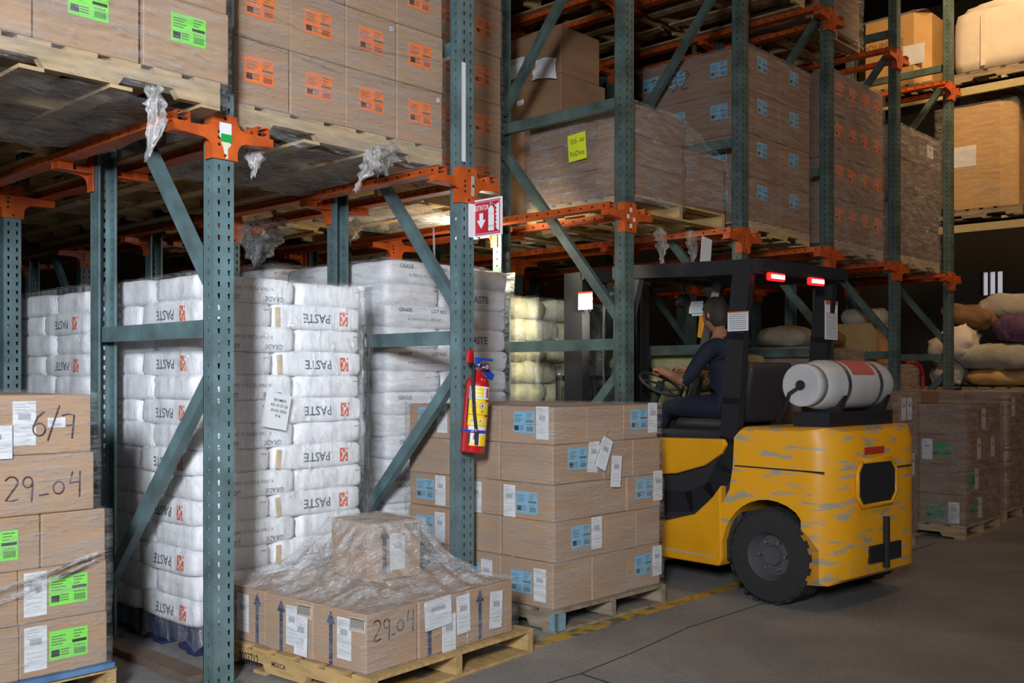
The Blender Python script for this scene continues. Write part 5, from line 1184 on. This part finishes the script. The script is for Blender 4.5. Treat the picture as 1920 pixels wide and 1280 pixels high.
for s, el, wr_, hn in ((-1, (0.29, 0.86, 1.31), (0.37, 1.09, 1.375), (0.392, 1.145, 1.392)), (1, (0.82, 0.88, 1.32), (0.67, 1.10, 1.385), (0.64, 1.155, 1.40))):
    sh = J((0.55 + s * 0.175, 0.735, 1.53), 0.062, up); m1 = J(tuple((Vector(V[sh]) * .5 + Vector(el) * .5)), 0.054, sh); e1 = J(el, 0.043, m1); m2_ = J(tuple(Vector(el) * .5 + Vector(wr_) * .5), 0.039, e1); w1 = J(wr_, 0.027, m2_); h1 = J(hn, (0.038, 0.020), w1)
    h2 = J(tuple(Vector(hn) + (Vector(hn) - Vector(wr_)) * 0.75), (0.036, 0.018), h1); HN.append((h2, s, Vector(hn), (Vector(hn) - Vector(wr_)).normalized()))
for s in (-1, 1):
    hp = J((0.55 + s * 0.10, 0.70, 1.145), 0.098, pel); th = J((0.55 + s * 0.13, 0.93, 1.145), 0.082, hp); kn = J((0.55 + s * 0.14, 1.13, 1.13), 0.062, th); sh_ = J((0.55 + s * 0.14, 1.20, 0.95), 0.052, kn); ak = J((0.55 + s * 0.14, 1.22, 0.78), 0.040, sh_); ft_ = J((0.55 + s * 0.14, 1.33, 0.745), 0.038, ak)
me = skin('body', V, E_, RD, [M_NAVY, M_SKIN, M_BLACK])
# fingers joined into the same mesh
fm = []
for h2, s, hn, d_ in HN:
    side = d_.cross(Vector((0, 0, 1))).normalized(); base = Vector(V[h2])
    for k, L in enumerate((0.068, 0.078, 0.073, 0.058)):
        off = side * (0.026 - k * 0.0175)
        a = base + off * 0.9 - d_ * 0.03; p1 = base + off + d_ * 0.018; p2 = p1 + d_ * (L * 0.34) + Vector((0, 0, -L * 0.28)); p3 = p2 + d_ * (-L * 0.05) + Vector((0, 0, -L * 0.40)); p4 = p3 - d_ * L * 0.25
        fm.append(skin('finger', [tuple(a), tuple(p1), tuple(p2), tuple(p3), tuple(p4)], [(0, 1), (1, 2), (2, 3), (3, 4)], [0.0095, 0.0095, 0.0088, 0.008, 0.007], [M_NAVY, M_SKIN, M_BLACK], 1))
    a = hn + side * (0.025 * (1 if s < 0 else -1)) * -1; q1 = a + side * -0.022 * (1 if s < 0 else -1) + d_ * 0.02; q2 = q1 + d_ * 0.032 + Vector((0, 0, -0.012)); 
    fm.append(skin('finger', [tuple(hn), tuple(q1), tuple(q2)], [(0, 1), (1, 2)], [0.012, 0.011, 0.009], [M_NAVY, M_SKIN, M_BLACK], 1))
bm = bmesh.new(); bm.from_mesh(me); nb = len(bm.faces)
for m in fm: bm.from_mesh(m)
bm.faces.ensure_lookup_table()
for i, f_ in enumerate(bm.faces):
    c = f_.calc_center_median(); f_.smooth = True
    if i >= nb: f_.material_index = 1; continue
    arm = (c.x < 0.33 or c.x > 0.77 or c.y > 0.99) and c.z > 1.24 and c.y > 0.80
    f_.material_index = 1 if (c.z > 1.615 or (arm and (c.y > 0.855 or (abs(c.x - .55) > .1 and c.y > .9)))) else (2 if c.z < 0.80 else 0)
bm.to_mesh(me); bm.free(); put('body', me, pe)
b = MB(); n1, n2 = 28, 22   # head
def headp(a, t):
    x = math.cos(a) * math.sin(t); y = math.sin(a) * math.sin(t); z = math.cos(t)
    X, Y, Z = x * 0.076, y * 0.098, z * 0.118
    if z < 0: X *= 1 - 0.22 * z * z * 1.2; Y = Y * (1 - 0.10 * z * z) + (0.02 * -z if y > 0 else 0.012 * z)
    if y > 0:
        fz = math.exp(-((z + 0.18) / 0.16) ** 2) * math.exp(-(x / 0.17) ** 2); Y += 0.026 * fz          # nose
        Y -= 0.010 * math.exp(-((z - 0.06) / 0.10) ** 2) * math.exp(-((abs(x) - 0.38) / 0.17) ** 2)      # eye sockets
        Y += 0.006 * math.exp(-((z - 0.22) / 0.08) ** 2)                                                    # brow
        Y += 0.007 * math.exp(-((z + 0.50) / 0.07) ** 2) * math.exp(-(x / 0.26) ** 2)                     # lips
        Y += 0.008 * math.exp(-((z + 0.82) / 0.12) ** 2) * math.exp(-(x / 0.3) ** 2)                      # chin
    return (X, Y, Z)
for i in range(n2 + 1):
    for j in range(n1): b.v.append(headp(2 * PI * j / n1, PI * i / n2))
for i in range(n2):
    for j in range(n1): q = (j + 1) % n1; b.f.append((i * n1 + j, i * n1 + q, (i + 1) * n1 + q, (i + 1) * n1 + j)); b.m.append(0)
HP = (0.55, 0.80, 1.775); HR = (R(-8), 0, R(-6))
hd = b.build('head', [M_SKIN], pe, HP, HR, smooth=True)
for s in (-1, 1):
    b = MB(); b.lathe([(0, -0.012), (0.012, -0.008), (0.020, 0.0), (0.014, 0.007), (0.0, 0.004)], 12, 'x'); b.v = [(x * s * -1 * .8, y * 0.8, z * 1.35) for x, y, z in b.v]; b.build('ear', M_SKIN, hd, (s * 0.078, -0.005, -0.005), smooth=True)
    b = MB(); b.lathe([(0, -0.010), (0.008, -0.006), (0.010, 0), (0.008, 0.006), (0, 0.010)], 12, 'y', mi=0); b.lathe([(0, 0.0085), (0.004, 0.0095), (0.0, 0.0105)], 8, 'y', mi=1); b.build('eye', [M_WHITE, M_INK], hd, (s * 0.029, 0.082, 0.008), smooth=True)
b = MB(); b.box(-0.02, 0, -0.003, 0.02, 0.004, 0.003); b.build('mouth', mat('lip', (0.22, 0.07, 0.05), 0.5), hd, (0, 0.098, -0.060))
b = MB()
for i in range(13):
    for j in range(n1):
        a = 2 * PI * j / n1; t = PI * i / 22; lim = (0.40 if math.sin(a) > 0.35 else 0.62 if math.sin(a) > -0.2 else 0.78) * PI * 0.95
        t = min(t * 1.35, lim); p = Vector(headp(a, t)) * 1.06; p += p.normalized() * (0.004 + 0.003 * noise.noise(p * 60)); b.v.append(tuple(p))
for i in range(12):
    for j in range(n1): q = (j + 1) % n1; b.f.append((i * n1 + j, i * n1 + q, (i + 1) * n1 + q, (i + 1) * n1 + j)); b.m.append(0)
b.build('hair', M_HAIR, hd, smooth=True)
for s in (-1, 1):
    pass
